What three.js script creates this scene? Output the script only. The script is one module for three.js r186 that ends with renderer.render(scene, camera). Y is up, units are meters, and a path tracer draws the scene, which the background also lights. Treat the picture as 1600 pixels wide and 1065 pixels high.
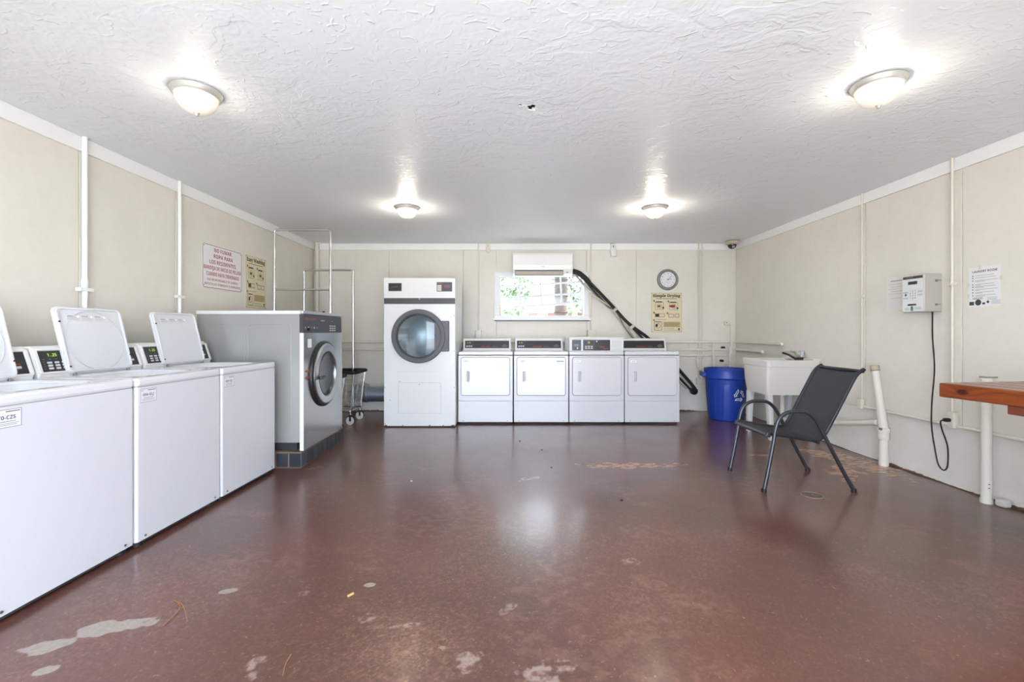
import * as THREE from 'three';
import { RoundedBoxGeometry } from 'three/addons/geometries/RoundedBoxGeometry.js';
import { mergeGeometries, toCreasedNormals } from 'three/addons/utils/BufferGeometryUtils.js';

// ---------------------------------------------------------------- camera, sky, sun, exposure
const scene = new THREE.Scene();
const camera = new THREE.PerspectiveCamera(74.53, 1600 / 1065, 0.05, 200);
camera.position.set(0, 1.13, 0);
camera.lookAt(0, 1.13, -5);
camera.setViewOffset(1600, 1065, 6, 14.5, 1600, 1065);
const renderer = new THREE.WebGLRenderer();
renderer.toneMapping = THREE.LinearToneMapping;
renderer.toneMappingExposure = 1.22;
renderer.shadowMap.enabled = true;
const sunDir = new THREE.Vector3(0.62, 1.0, -0.1).normalize();
scene.background = new THREE.Color().setRGB(0.85, 0.955, 1.13);   // bright hazy white sky
scene.backgroundIntensity = 10.5;
const sun = new THREE.DirectionalLight(0xfff6ea, 28);
sun.position.copy(sunDir).multiplyScalar(30);
sun.castShadow = true;
Object.assign(sun.shadow.camera, { left: -15, right: 15, top: 15, bottom: -15, near: 1, far: 80 });
sun.shadow.mapSize.set(2048, 2048);
scene.add(sun, sun.target);
const LAMP_POWER = 0.62;          // candela of each ceiling lamp

// ---------------------------------------------------------------- helpers
let seed = 12345;
const rnd = () => { seed = (seed * 1664525 + 1013904223) >>> 0; return seed / 4294967296; };
const rr = (a, b) => a + (b - a) * rnd();
const TQ = 1;                  // texture quality
const V = (x, y, z) => new THREE.Vector3(x, y, z);
const used = new Map();
function numbered(name) { const n = used.get(name) ?? 0; used.set(name, n + 1); return n ? `${name}_${String(n).padStart(3, '0')}` : name; }
function shadows(o) { o.castShadow = true; o.receiveShadow = true; return o; }
function thing(name, label, category, [x, y, z] = [0, 0, 0], turn = 0, group) {
  const o = new THREE.Group(); o.name = numbered(name); scene.add(o);
  o.position.set(x, y, z); o.rotation.y = turn; o.userData = { label, category };
  if (group) o.userData.group = group;
  return o;
}
function part(name, geo, mat, parent, pos, rot) {
  const m = shadows(new THREE.Mesh(geo, mat)); m.name = name;
  if (pos) m.position.set(...pos);
  if (rot) m.rotation.set(...rot);
  parent.add(m); return m;
}
function single(name, label, category, geo, mat, pos, rot, group) {
  const m = part(numbered(name), geo, mat, scene, pos, rot);
  m.userData = { label, category }; if (group) m.userData.group = group;
  return m;
}
function struct(name, geo, mat, pos, label) {
  const m = part(name, geo, mat, scene, pos); m.userData = { kind: 'structure', label, category: name.split('_')[0] };
  return m;
}
const std = (color, roughness = 0.5, metalness = 0, more = {}) => new THREE.MeshStandardMaterial({ color, roughness, metalness, ...more });
const phys = (o) => new THREE.MeshPhysicalMaterial(o);
const box = (w, h, d, x = 0, y = 0, z = 0) => { const g = new THREE.BoxGeometry(w, h, d); g.translate(x, y, z); return g; };
const rbox = (w, h, d, r = 0.005, x = 0, y = 0, z = 0, seg = 3) => { const g = new RoundedBoxGeometry(w, h, d, seg, Math.min(r, w / 2 - 1e-4, h / 2 - 1e-4, d / 2 - 1e-4)); g.translate(x, y, z); return g; };
const cyl = (r1, r2, h, seg = 24, x = 0, y = 0, z = 0, axis = 'y') => {
  const g = new THREE.CylinderGeometry(r1, r2, h, seg);
  if (axis === 'x') g.rotateZ(Math.PI / 2); if (axis === 'z') g.rotateX(Math.PI / 2);
  g.translate(x, y, z); return g;
};
const tube = (pts, r, seg = 40, rad = 10, tension = 0.5, closed = false) => new THREE.TubeGeometry(new THREE.CatmullRomCurve3(pts.map((p) => V(...p)), closed, 'catmullrom', tension), seg, r, rad, closed);
function poly(pts, r, rad = 10, bend = 0.04) {       // straight runs with rounded corners
  const path = new THREE.CurvePath(); const P = pts.map((p) => V(...p)); let last = P[0];
  for (let i = 1; i < P.length; i++) {
    if (i < P.length - 1) {
      const a = P[i].clone().add(P[i - 1].clone().sub(P[i]).setLength(Math.min(bend, P[i].distanceTo(P[i - 1]) * 0.49)));
      const b = P[i].clone().add(P[i + 1].clone().sub(P[i]).setLength(Math.min(bend, P[i].distanceTo(P[i + 1]) * 0.49)));
      path.add(new THREE.LineCurve3(last, a)); path.add(new THREE.QuadraticBezierCurve3(a, P[i], b)); last = b;
    } else path.add(new THREE.LineCurve3(last, P[i]));
  }
  const samples = []; for (const c of path.curves) { const at = c.isLineCurve3 ? [0, 0.02, 0.5, 0.98] : [0, 1, 2, 3, 4, 5, 6, 7].map((k) => k / 8); for (const k of at) samples.push(c.getPoint(k)); }
  samples.push(P[P.length - 1].clone());
  const pos = [], nor = [], uv = [], idx = []; let n0 = null;
  samples.forEach((p, i) => {
    const t = (samples[i + 1] ?? p).clone().sub(samples[i - 1] ?? p).normalize();
    n0 = n0 ? n0.sub(t.clone().multiplyScalar(n0.dot(t))).normalize() : (Math.abs(t.y) < 0.9 ? V(0, 1, 0) : V(1, 0, 0)).cross(t).normalize();
    const b0 = t.clone().cross(n0);
    for (let k = 0; k <= rad; k++) { const a = k / rad * Math.PI * 2, d = n0.clone().multiplyScalar(Math.cos(a)).addScaledVector(b0, Math.sin(a)); pos.push(p.x + d.x * r, p.y + d.y * r, p.z + d.z * r); nor.push(d.x, d.y, d.z); uv.push(k / rad, i); }
    if (i) for (let k = 0; k < rad; k++) { const a = (i - 1) * (rad + 1) + k, c = a + rad + 1; idx.push(a, a + 1, c, a + 1, c + 1, c); }
  });
  const body = new THREE.BufferGeometry(); body.setAttribute('position', new THREE.Float32BufferAttribute(pos, 3)); body.setAttribute('normal', new THREE.Float32BufferAttribute(nor, 3)); body.setAttribute('uv', new THREE.Float32BufferAttribute(uv, 2)); body.setIndex(idx);
  const caps = [[P[0], P[1]], [P[P.length - 1], P[P.length - 2]]].map(([e, i]) => {
    const g = new THREE.CircleGeometry(r, rad); const q = new THREE.Quaternion().setFromUnitVectors(V(0, 0, 1), e.clone().sub(i).normalize());
    g.applyQuaternion(q); g.translate(e.x, e.y, e.z); return g;
  });
  return mergeGeometries([body, ...caps]);
}
const merge = (list) => mergeGeometries(list.map((g) => { const n = g.index ? g.toNonIndexed() : g; for (const k of Object.keys(n.attributes)) if (!['position', 'normal', 'uv'].includes(k)) n.deleteAttribute(k); return n; }));
const lathe = (pts, seg = 48) => new THREE.LatheGeometry(pts.map((p) => new THREE.Vector2(...p)), seg);
function rrShape(w, h, r, cx = 0, cy = 0, S = THREE.Shape) {
  const s = new S(), x = cx - w / 2, y = cy - h / 2;
  s.moveTo(x + r, y); s.lineTo(x + w - r, y); s.absarc(x + w - r, y + r, r, -Math.PI / 2, 0); s.lineTo(x + w, y + h - r); s.absarc(x + w - r, y + h - r, r, 0, Math.PI / 2);
  s.lineTo(x + r, y + h); s.absarc(x + r, y + h - r, r, Math.PI / 2, Math.PI); s.lineTo(x, y + r); s.absarc(x + r, y + r, r, Math.PI, Math.PI * 1.5);
  return s;
}
const circlePath = (r, cx = 0, cy = 0) => { const p = new THREE.Path(); p.absarc(cx, cy, r, 0, Math.PI * 2, true); return p; };
const extrude = (shape, depth, bevel = 0, seg = 16) => new THREE.ExtrudeGeometry(shape, { depth: depth - 2 * bevel, bevelEnabled: bevel > 0, bevelSize: bevel, bevelThickness: bevel, bevelOffset: -bevel, bevelSegments: 2, curveSegments: seg }).translate(0, 0, bevel);
function profile(pts, width, bevel = 0.006) {        // profile in x,y swept along z, centred
  const s = new THREE.Shape(pts.map((p) => new THREE.Vector2(...p)));
  return extrude(s, width, bevel).translate(0, 0, -width / 2);
}
function loft(loops, capA = true, capB = true, crease = 0.6) {
  const n = loops[0].length, pos = [], idx = [];
  for (const l of loops) for (const p of l) pos.push(p[0], p[1], p[2]);
  for (let i = 0; i < loops.length - 1; i++) for (let k = 0; k < n; k++) { const a = i * n + k, b = i * n + (k + 1) % n, c = a + n, d = b + n; idx.push(a, c, b, b, c, d); }
  const cap = (at, flip) => { const c = [0, 0, 0]; for (const p of loops[at]) for (let j = 0; j < 3; j++) c[j] += p[j] / n; const ci = pos.length / 3; pos.push(...c); for (let k = 0; k < n; k++) { const a = at * n + k, b = at * n + (k + 1) % n; flip ? idx.push(ci, a, b) : idx.push(ci, b, a); } };
  if (capA) cap(0, true); if (capB) cap(loops.length - 1, false);
  const g = new THREE.BufferGeometry(); g.setAttribute('position', new THREE.Float32BufferAttribute(pos, 3)); g.setIndex(idx);
  g.setAttribute('uv', new THREE.Float32BufferAttribute(new Float32Array(pos.length / 3 * 2), 2));
  g.computeVertexNormals(); return toCreasedNormals(g, crease);
}
function ring(hx, hz, r, y, cx = 0, cz = 0, n = 5) {  // rounded rectangle in the floor plane
  const out = [];
  for (const [sx, sz, a0] of [[1, 1, 0], [-1, 1, 1], [-1, -1, 2], [1, -1, 3]]) for (let k = 0; k <= n; k++) { const a = (a0 + k / n) * Math.PI / 2; out.push([cx + sx * (hx - r) + r * Math.cos(a), y, cz + sz * (hz - r) + r * Math.sin(a)]); }
  return out.reverse();
}
function canvasTex(w, h, draw) {
  const c = document.createElement('canvas'); c.width = w; c.height = h; const g = c.getContext('2d'); draw(g, w, h);
  const t = new THREE.CanvasTexture(c); t.colorSpace = THREE.SRGBColorSpace; t.anisotropy = 8; return t;
}
// a thin board, sheet or plate with print on its +z face
function printed(w, h, t, tex, edge, rough = 0.6, more = {}) {
  const g = new THREE.BoxGeometry(w, h, t); const f = std(0xffffff, rough, 0, { map: tex, ...more });
  return [g, [edge, edge, edge, edge, f, edge]];
}
// smooth value noise
const perm = new Float32Array(65536); for (let i = 0; i < 65536; i++) perm[i] = rnd();
const hash = (x, y) => perm[((x & 255) << 8) | (y & 255)];
function noise(x, y) { const ix = Math.floor(x), iy = Math.floor(y), fx = x - ix, fy = y - iy, u = fx * fx * (3 - 2 * fx), v = fy * fy * (3 - 2 * fy); const a = hash(ix, iy), b = hash(ix + 1, iy), c = hash(ix, iy + 1), d = hash(ix + 1, iy + 1); return a + (b - a) * u + (c - a) * v + (a - b - c + d) * u * v; }
function fbm(x, y, o = 4) { let s = 0, a = 0.5, t = 0; for (let i = 0; i < o; i++) { s += a * noise(x, y); t += a; a *= 0.5; x = x * 2.03 + 17.1; y = y * 2.03 + 5.7; } return s / t; }
const sstep = (a, b, x) => { const t = Math.min(1, Math.max(0, (x - a) / (b - a))); return t * t * (3 - 2 * t); };
function dataTex(n, m, fn, srgb) {
  const d = new Uint8Array(n * m * 4);
  for (let y = 0; y < m; y++) for (let x = 0; x < n; x++) { const c = fn(x / n, y / m), o = (y * n + x) * 4; d[o] = c[0]; d[o + 1] = c[1]; d[o + 2] = c[2]; d[o + 3] = 255; }
  const t = new THREE.DataTexture(d, n, m); if (srgb) t.colorSpace = THREE.SRGBColorSpace; t.magFilter = THREE.LinearFilter; t.wrapS = t.wrapT = THREE.RepeatWrapping; t.needsUpdate = true; return t;
}

// ---------------------------------------------------------------- room measures (metres; depth d is z = -d)
const XL = -2.77, XR = 3.245, ZB = -6.38, ZF = 0.7, H = 2.38, T = 0.15;
const RW = XR - XL, RD = ZF - ZB, CX = (XL + XR) / 2, CZ = (ZF + ZB) / 2;
const WIN = { x0: -0.165, x1: 1.115, y0: 1.315, y1: 1.955 };
const DOOR = { x0: -1.7, x1: 1.7, y1: 2.2 };

// ---------------------------------------------------------------- materials
const wallBump = dataTex(512, 512, (u, v) => { const n = fbm(u * 24, v * 24, 4) * 0.7 + fbm(u * 120, v * 120, 2) * 0.3; const k = n * 255; return [k, k, k]; });
const wallTone = (r, g, b, amp) => dataTex(512, 512, (u, v) => { const n = (fbm(u * 9 + 3, v * 9, 4) - 0.5) * amp + (fbm(u * 60, v * 60, 2) - 0.5) * amp * 0.4; return [r + n * 30, g + n * 30, b + n * 34]; }, true);
const panelMap = wallTone(224, 218, 205, 0.28), lowMap = wallTone(225, 220, 210, 0.3);
const mPanel = std(0xffffff, 0.5, 0, { map: panelMap, bumpMap: wallBump, bumpScale: 0.0015 });
const mLower = std(0xffffff, 0.55, 0, { map: lowMap, bumpMap: wallBump, bumpScale: 0.003 });
const mTrim = std(0xefeeeb, 0.4);
const mPipe = std(0xddd5c4, 0.45);                    // conduits painted with the wall
const mPipeWhite = std(0xe0dacd, 0.45);
const mEnamel = phys({ color: 0xcfcfd2, roughness: 0.3, clearcoat: 0.5, clearcoatRoughness: 0.12 });
const mEnamel2 = phys({ color: 0xd6d6d8, roughness: 0.22, clearcoat: 0.6, clearcoatRoughness: 0.1 });
const mPlastic = std(0xdddcd8, 0.38);
const mGap = std(0x3a3a3b, 0.8);
const mBlack = std(0x1b1b1d, 0.45);
const mFascia = std(0x2a2a2e, 0.35);
const mKey = std(0xc9cbcc, 0.45);
const mSteel = std(0xb9bbbd, 0.28, 1);
const mChrome = std(0xd6d6d4, 0.12, 1);
const mDark = std(0x3c3c40, 0.4);
const mRubber = std(0x151515, 0.6);
const mPaper = std(0xeceae6, 0.7);
const mTub = std(0xd4d4d2, 0.4);
const mScrew = std(0x8c8a84, 0.35, 0.8);

// ---------------------------------------------------------------- floor
function blob(cx, cz, rx, rz, ang, u, v, wob = 0.35) {     // ragged patch: 1 inside, 0 outside
  const dx = u - cx, dz = v - cz, c = Math.cos(ang), s = Math.sin(ang), a = (dx * c + dz * s) / rx, b = (-dx * s + dz * c) / rz;
  const q = Math.sqrt(a * a + b * b); if (q > 2) return 0;
  return 1 - sstep(0.92, 1.02, q + (fbm(u * 14 + 7, v * 14, 4) - 0.5) * wob * 2);
}
const mixc = (a, b, t) => [a[0] + (b[0] - a[0]) * t, a[1] + (b[1] - a[1]) * t, a[2] + (b[2] - a[2]) * t];
const greyPatch = [[-1.50, 1.715, 0.125, 0.05, 0.3], [-1.665, 1.61, 0.085, 0.042, 0.35], [-1.545, 1.492, 0.04, 0.025, 0.3], [-1.22, 1.95, 0.035, 0.018, 0.3], [-0.62, 2.0, 0.03, 0.02, 0.1]];
const tanPatch = [[0.95, 3.79, 0.36, 0.085, 0], [1.42, 3.83, 0.10, 0.04, 0], [2.98, 3.92, 0.17, 0.42, 0.25], [2.72, 3.62, 0.16, 0.10, 0.5], [2.62, 3.42, 0.09, 0.04, 0.6], [2.3, 4.1, 0.09, 0.03, 0.1]];
const chalk = [[0.12, 1.50, 0.08, 0.05, 0.2], [-0.56, 1.78, 0.05, 0.03, 1.0], [-0.40, 1.72, 0.06, 0.015, 0.2], [0.0, 1.83, 0.05, 0.02, 0.8], [-0.21, 1.6, 0.05, 0.012, 0.0], [0.60, 2.2, 0.05, 0.04, 0.4], [-0.9, 1.93, 0.03, 0.02, 0.4], [0.16, 3.45, 0.1, 0.04, 0.3], [-0.86, 1.52, 0.03, 0.05, 0.2], [-1.62, 3.7, 0.1, 0.04, 0.5], [-0.14, 1.55, 0.05, 0.05, 0.5]];
const floorBase = dataTex(1792 * TQ, 1792 * TQ, (tu, tv) => {
  const x = XL + tu * RW, d = tv * RD - ZF;                 // metres across, metres from the camera
  const n1 = fbm(x * 1.1 + 4, d * 1.1, 3), n2 = fbm(x * 4, d * 4 + 9, 2), n3 = fbm(x * 130, d * 130, 2), n4 = fbm(x * 2.6 + 31, d * 2.6 + 8, 2);
  let c = [97, 61, 51];
  c = mixc(c, [86, 58, 47], sstep(0.36, 0.68, n1) * 0.85);               // dull worn brown
  c = mixc(c, [108, 63, 52], sstep(0.45, 0.72, n4) * 0.45);               // redder paint
  const sc = fbm(x * 3.2 + d * 1.4 + 70, d * 3.2 + 40, 4), sf = fbm(x * 26 + 11, d * 38, 3);
  c = mixc(c, [142, 108, 94], sstep(0.5, 0.72, sc) * sstep(0.4, 0.75, sf) * 0.36);   // scuffed film
  const grit = (n3 - 0.5) * 22; c = [c[0] + grit, c[1] + grit * 0.75, c[2] + grit * 0.66];
  const wear = sstep(0.58, 0.74, fbm(x * 1.3 + 50, d * 1.6 + 12, 5)) * sstep(0.4, 0.8, fbm(x * 170, d * 120, 2));
  c = mixc(c, [146, 106, 88], wear * 0.4);                               // grains where the top coat is rubbed through
  const fleck = sstep(0.84, 0.9, fbm(x * 110 + 20, d * 110 + 4, 2)); c = mixc(c, [176, 142, 124], fleck * 0.7);
  for (const p of chalk) { const k = blob(...p, x, d, 0.9); if (k > 0) c = mixc(c, [184, 172, 166], k * sstep(0.34, 0.66, fbm(x * 46, d * 46 + 3, 3)) * 0.55); }
  for (const p of tanPatch) { const k = blob(...p, x, d, 0.75); if (k > 0) c = mixc(c, [184, 140, 108], k * sstep(0.34, 0.52, fbm(x * 22, d * 60 + 3, 4))); }
  for (const p of greyPatch) { const k = blob(...p, x, d, 0.5); if (k > 0) { const g = (n3 - 0.5) * 22; c = mixc(c, [150 + g, 140 + g, 130 + g], k); } }
  const grain = (rnd() - 0.5) * 8; return c.map((k) => Math.max(0, Math.min(255, k + grain + rnd())));       // paint grain
});
const floorMap = canvasTex(1792 * TQ, 1792 * TQ, (g, w, h) => {          // scuffs and hairline scratches over the paint
  const im = g.createImageData(w, h); const src = floorBase.image.data; for (let y = 0; y < h; y++) im.data.set(src.subarray(y * w * 4, (y + 1) * w * 4), (h - 1 - y) * w * 4); g.putImageData(im, 0, 0);
  const px = (x) => (x - XL) / RW * w, py = (d) => h - (d + ZF) / RD * h, m = w / RW; g.lineCap = 'round';
  const zones = [[-1.2, 2.6, 0.7, 1.1], [-0.6, 1.7, 0.7, 0.5], [-0.9, 3.6, 0.6, 0.6], [0.1, 2.1, 1.2, 0.9], [1.3, 2.4, 1.0, 0.8], [0.8, 3.6, 1.2, 0.8], [-0.4, 1.6, 0.3, 0.3], [2.2, 1.9, 0.7, 0.7], [-1.4, 2.0, 0.4, 0.5], [-0.35, 1.62, 0.22, 0.22], [-0.3, 2.2, 0.5, 0.4], [-1.2, 3.2, 0.3, 0.6]];
  for (let i = 0; i < 15000; i++) {
    const z = zones[i % zones.length], q = () => rnd() + rnd() + rnd() - 1.5, x = z[0] + q() * z[2], d = z[1] + q() * z[3], a = rr(-0.7, 0.7) + (rnd() < 0.4 ? 0.9 : 0), l = rr(0.003, 0.022) * m;
    const lite = rnd() < 0.96; g.strokeStyle = lite ? `rgba(192,148,122,${rr(0.06, 0.36)})` : `rgba(66,38,31,${rr(0.06, 0.18)})`; g.lineWidth = rr(0.4, 1.0) * TQ; g.beginPath(); g.moveTo(px(x), py(d)); g.quadraticCurveTo(px(x) + Math.cos(a) * l * 0.5 + rr(-3, 3), py(d) - Math.sin(a) * l * 0.5 + rr(-3, 3), px(x) + Math.cos(a) * l, py(d) - Math.sin(a) * l); g.stroke();
  }
});
const floorRough = dataTex(1024 * TQ, 1024 * TQ, (tu, tv) => {
  const x = XL + tu * RW, d = tv * RD - ZF; let r = 0.31 + (fbm(x * 2 + 9, d * 2, 3) - 0.45) * 0.12 ;
  for (const p of [...greyPatch, ...tanPatch]) { const k = blob(...p, x, d, 0.4); r += k * 0.06; }
  const k = Math.max(0.281, Math.min(0.5, r)) * 255 + rnd(); return [k, k, k];
});
const floorBump = (() => {                                 // gentle unevenness of the screed, in floating point so that it stays smooth
  const n = 512, a = new Float32Array(n * n * 4); for (let y = 0; y < n; y++) for (let x = 0; x < n; x++) { const u = x / n * RW, v = y / n * RD, k = fbm(u * 4, v * 4, 2) * 0.85 + fbm(u * 30, v * 30, 2) * 0.15, o = (y * n + x) * 4; a[o] = a[o + 1] = a[o + 2] = k; a[o + 3] = 1; }
  const t = new THREE.DataTexture(a, n, n, THREE.RGBAFormat, THREE.FloatType); t.magFilter = THREE.LinearFilter; t.wrapS = t.wrapT = THREE.RepeatWrapping; t.needsUpdate = true; return t;
})();
const mFloor = phys({ color: 0xffffff, roughness: 1, clearcoat: 0.5, clearcoatRoughness: 0.16, map: floorMap, roughnessMap: floorRough, bumpMap: floorBump, bumpScale: 0.0016 });
{
  const g = box(RW + 2 * T, 0.2, RD + 2 * T, CX, -0.1, CZ); const p = g.attributes.position, uv = g.attributes.uv;
  for (let i = 0; i < p.count; i++) uv.setXY(i, (p.getX(i) - XL) / RW, (-p.getZ(i) + ZF) / RD);
  struct('floor', g, mFloor, null, 'worn red brown painted concrete floor');
}

// ---------------------------------------------------------------- ceiling, with trowelled plaster relief
const ceilBump = canvasTex(1792 * TQ, 1792 * TQ, (g, w, h) => {
  const im = g.createImageData(w, h);
  for (let y = 0; y < h; y++) for (let x = 0; x < w; x++) {
    const u = x / w * RW, v = y / h * RD, wx = fbm(u * 3, v * 3, 3) * 1.6, wy = fbm(u * 3 + 40, v * 3 + 11, 3) * 1.6;
    const f = fbm(u * 5 + wx * 2, v * 8 + wy * 2, 4); const plate = sstep(0.50, 0.53, f) * 0.5 + sstep(0.60, 0.62, f) * 0.5;
    const calm = 0.35 + 0.65 * sstep(0.35, 0.62, fbm(u * 0.9 + 7, v * 0.9, 2)); const k = 40 + plate * 48 * calm + fbm(u * 24 + wx, v * 34 + wy, 3) * 62 * calm + fbm(u * 2.2, v * 2.2, 2) * 30; const o = (y * w + x) * 4;
    im.data[o] = im.data[o + 1] = im.data[o + 2] = k; im.data[o + 3] = 255;
  }
  g.putImageData(im, 0, 0); g.lineCap = 'round';
  for (let i = 0; i < 14000; i++) {
    const x = rnd() * w, y = rnd() * h, r = rr(3, 22) * w / 1792, a = rr(0, 6.28), s = rr(0.3, 1.5);
    g.strokeStyle = `rgba(255,255,255,${rr(0.04, 0.3)})`; g.lineWidth = rr(0.6, 1.7) * w / 1792 + 0.2; g.beginPath(); g.ellipse(x, y, r, r * rr(0.25, 0.8), rr(-0.5, 0.5), a, a + s); g.stroke();
  }
});
ceilBump.colorSpace = THREE.NoColorSpace;
const mCeil = std(0xe9ecee, 0.42, 0, { bumpMap: ceilBump, bumpScale: 0.0105 });
{
  const hole = { x: 0.146, z: -2.50 };
  const s = new THREE.Shape([[XL - T, ZB - T], [XR + T, ZB - T], [XR + T, ZF + T], [XL - T, ZF + T]].map((p) => new THREE.Vector2(p[0], -p[1])));
  const ragged = (cx, cz, rx, rz, n = 18) => { const p = new THREE.Path(); for (let i = 0; i < n; i++) { const a = i / n * 6.283, k = rr(0.65, 1.15); const x = cx + Math.cos(a) * rx * k, y = -cz + Math.sin(a) * rz * k; i ? p.lineTo(x, y) : p.moveTo(x, y); } p.closePath(); return p; };
  s.holes.push(ragged(hole.x - 0.01, hole.z, 0.034, 0.034), ragged(0.067, -2.475, 0.016, 0.012, 12));
  const g = new THREE.ExtrudeGeometry(s, { depth: 0.006, bevelEnabled: false }); g.rotateX(-Math.PI / 2); g.translate(0, H, 0);
  const p = g.attributes.position, uv = g.attributes.uv; for (let i = 0; i < p.count; i++) uv.setXY(i, (p.getX(i) - XL) / RW, (-p.getZ(i) + ZF) / RD);
  const ceil = struct('ceiling', g, mCeil, null, 'white trowel textured plaster ceiling');
  part('ceiling_deck', box(RW + 2 * T, 0.16, RD + 2 * T, CX, H + 0.12, CZ), std(0x4a3a2e, 0.9), ceil);
  const flake = (x, z, w, l, drop) => { const gg = new THREE.PlaneGeometry(w, l, 6, 4); const q = gg.attributes.position; for (let i = 0; i < q.count; i++) { const t = (q.getY(i) + l / 2) / l; q.setZ(i, -drop * t * t + (noise(q.getX(i) * 90, t * 5) - 0.5) * 0.005); } gg.computeVertexNormals(); gg.rotateX(Math.PI / 2); gg.scale(1, 1, 1); gg.translate(x, H - 0.003, z); return gg; };
  const mFlake = std(0xe6e5e2, 0.5, 0, { side: THREE.DoubleSide });
  part('peeling_flake', flake(0.175, -2.545, 0.05, 0.04, 0.024), mFlake, ceil); part('peeling_flake', flake(0.145, -2.56, 0.022, 0.05, 0.02), mFlake, ceil); part('peeling_flake', flake(0.09, -2.47, 0.03, 0.02, 0.009), mFlake, ceil);
}

// ---------------------------------------------------------------- walls: shell, boards, trims
function panelBoard(w, h, horizontalOffset) {
  const g = rbox(w, h, 0.012, 0.003, 0, 0, 0, 1); const p = g.attributes.position, uv = g.attributes.uv;
  for (let i = 0; i < p.count; i++) uv.setXY(i, (p.getX(i) + horizontalOffset) / 2.2, p.getY(i) / 2.2); return g;
}
function uvMetres(g, sx, sy, k = 2.2) { const p = g.attributes.position, uv = g.attributes.uv; for (let i = 0; i < p.count; i++) uv.setXY(i, p['get' + sx](i) / k, p['get' + sy](i) / k); return g; }
const PB = 0.44, PT = H;                                  // the boards start above the plain lower wall
{
  const s = new THREE.Shape([[XL - T, 0], [XR + T, 0], [XR + T, H], [XL - T, H]].map((p) => new THREE.Vector2(...p)));
  const hp = new THREE.Path([[WIN.x0, WIN.y0], [WIN.x0, WIN.y1], [WIN.x1, WIN.y1], [WIN.x1, WIN.y0]].map((p) => new THREE.Vector2(...p))); s.holes.push(hp);
  const g = new THREE.ExtrudeGeometry(s, { depth: T, bevelEnabled: false }); g.translate(0, 0, ZB - T); uvMetres(g, 'X', 'Y');
  const wall = struct('wall_back', g, mLower, null, 'cream boarded back wall with a small window');
  const seams = [XL + 0.004, -1.695, -0.64, -0.165, 1.115, 1.82, 2.72, XR - 0.004];
  for (let i = 0; i < seams.length - 1; i++) {
    const a = seams[i] + 0.003, b = seams[i + 1] - 0.003, w = b - a, x = (a + b) / 2;
    if (i === 3) {
      part('wall_panel', panelBoard(w, PT - WIN.y1, x), mPanel, wall, [x, (PT + WIN.y1) / 2, ZB + 0.006]);
      part('wall_panel', panelBoard(w, WIN.y0 - PB, x), mPanel, wall, [x, (WIN.y0 + PB) / 2, ZB + 0.006]);
    } else part('wall_panel', panelBoard(w, PT - PB, x), mPanel, wall, [x, (PT + PB) / 2, ZB + 0.006]);
  }
}
function sideWall(name, x, sgn, seams, label) {
  const g = box(T, H, RD, x + sgn * T / 2, H / 2, CZ); uvMetres(g, 'Z', 'Y');
  const wall = struct(name, g, mLower, null, label);
  for (let i = 0; i < seams.length - 1; i++) {
    const a = seams[i] + 0.003, b = seams[i + 1] - 0.003, w = b - a, d = (a + b) / 2;
    const m = part('wall_panel', panelBoard(w, PT - PB, d), mPanel, wall, [x - sgn * 0.006, (PT + PB) / 2, -d]); m.rotation.y = Math.PI / 2;
  }
}
sideWall('wall_left', XL, -1, [-ZF, 0.45, 1.66, 2.88, 3.715, 5.06, 6.36], 'cream boarded left wall behind the washers');
sideWall('wall_right', XR, 1, [-ZF, 0.75, 1.97, 3.19, 4.056, 6.36], 'cream boarded right wall with pipes along it');
{
  const s = new THREE.Shape([[XL - T, 0], [XR + T, 0], [XR + T, H], [XL - T, H]].map((p) => new THREE.Vector2(...p)));
  s.holes.push(new THREE.Path([[DOOR.x0, 0.001], [DOOR.x0, DOOR.y1], [DOOR.x1, DOOR.y1], [DOOR.x1, 0.001]].map((p) => new THREE.Vector2(...p))));
  const g = new THREE.ExtrudeGeometry(s, { depth: T, bevelEnabled: false }); g.translate(0, 0, ZF); uvMetres(g, 'X', 'Y');
  struct('wall_front', g, mPanel, null, 'cream front wall with an open doorway');
  const f = [box(0.08, DOOR.y1, 0.2, DOOR.x0 - 0.03, DOOR.y1 / 2, ZF + T / 2), box(0.08, DOOR.y1, 0.2, DOOR.x1 + 0.03, DOOR.y1 / 2, ZF + T / 2), box(DOOR.x1 - DOOR.x0 + 0.14, 0.08, 0.2, (DOOR.x0 + DOOR.x1) / 2, DOOR.y1 + 0.03, ZF + T / 2)];
  struct('door_1', merge(f), mTrim, null, 'white frame of the open doorway');
}
const TRH = 0.092;
struct('trim_1', rbox(RW - 0.002, TRH, 0.02, 0.003, CX, H - TRH / 2, ZB + 0.022), mTrim, null, 'white flat board along the top of the back wall');
struct('trim_2', rbox(0.02, TRH, RD - 0.03, 0.003, XL + 0.022, H - TRH / 2, CZ), mTrim, null, 'white flat board along the top of the left wall');
struct('trim_3', rbox(0.02, TRH, RD - 0.03, 0.003, XR - 0.022, H - TRH / 2, CZ), mTrim, null, 'white flat board along the top of the right wall');
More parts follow.
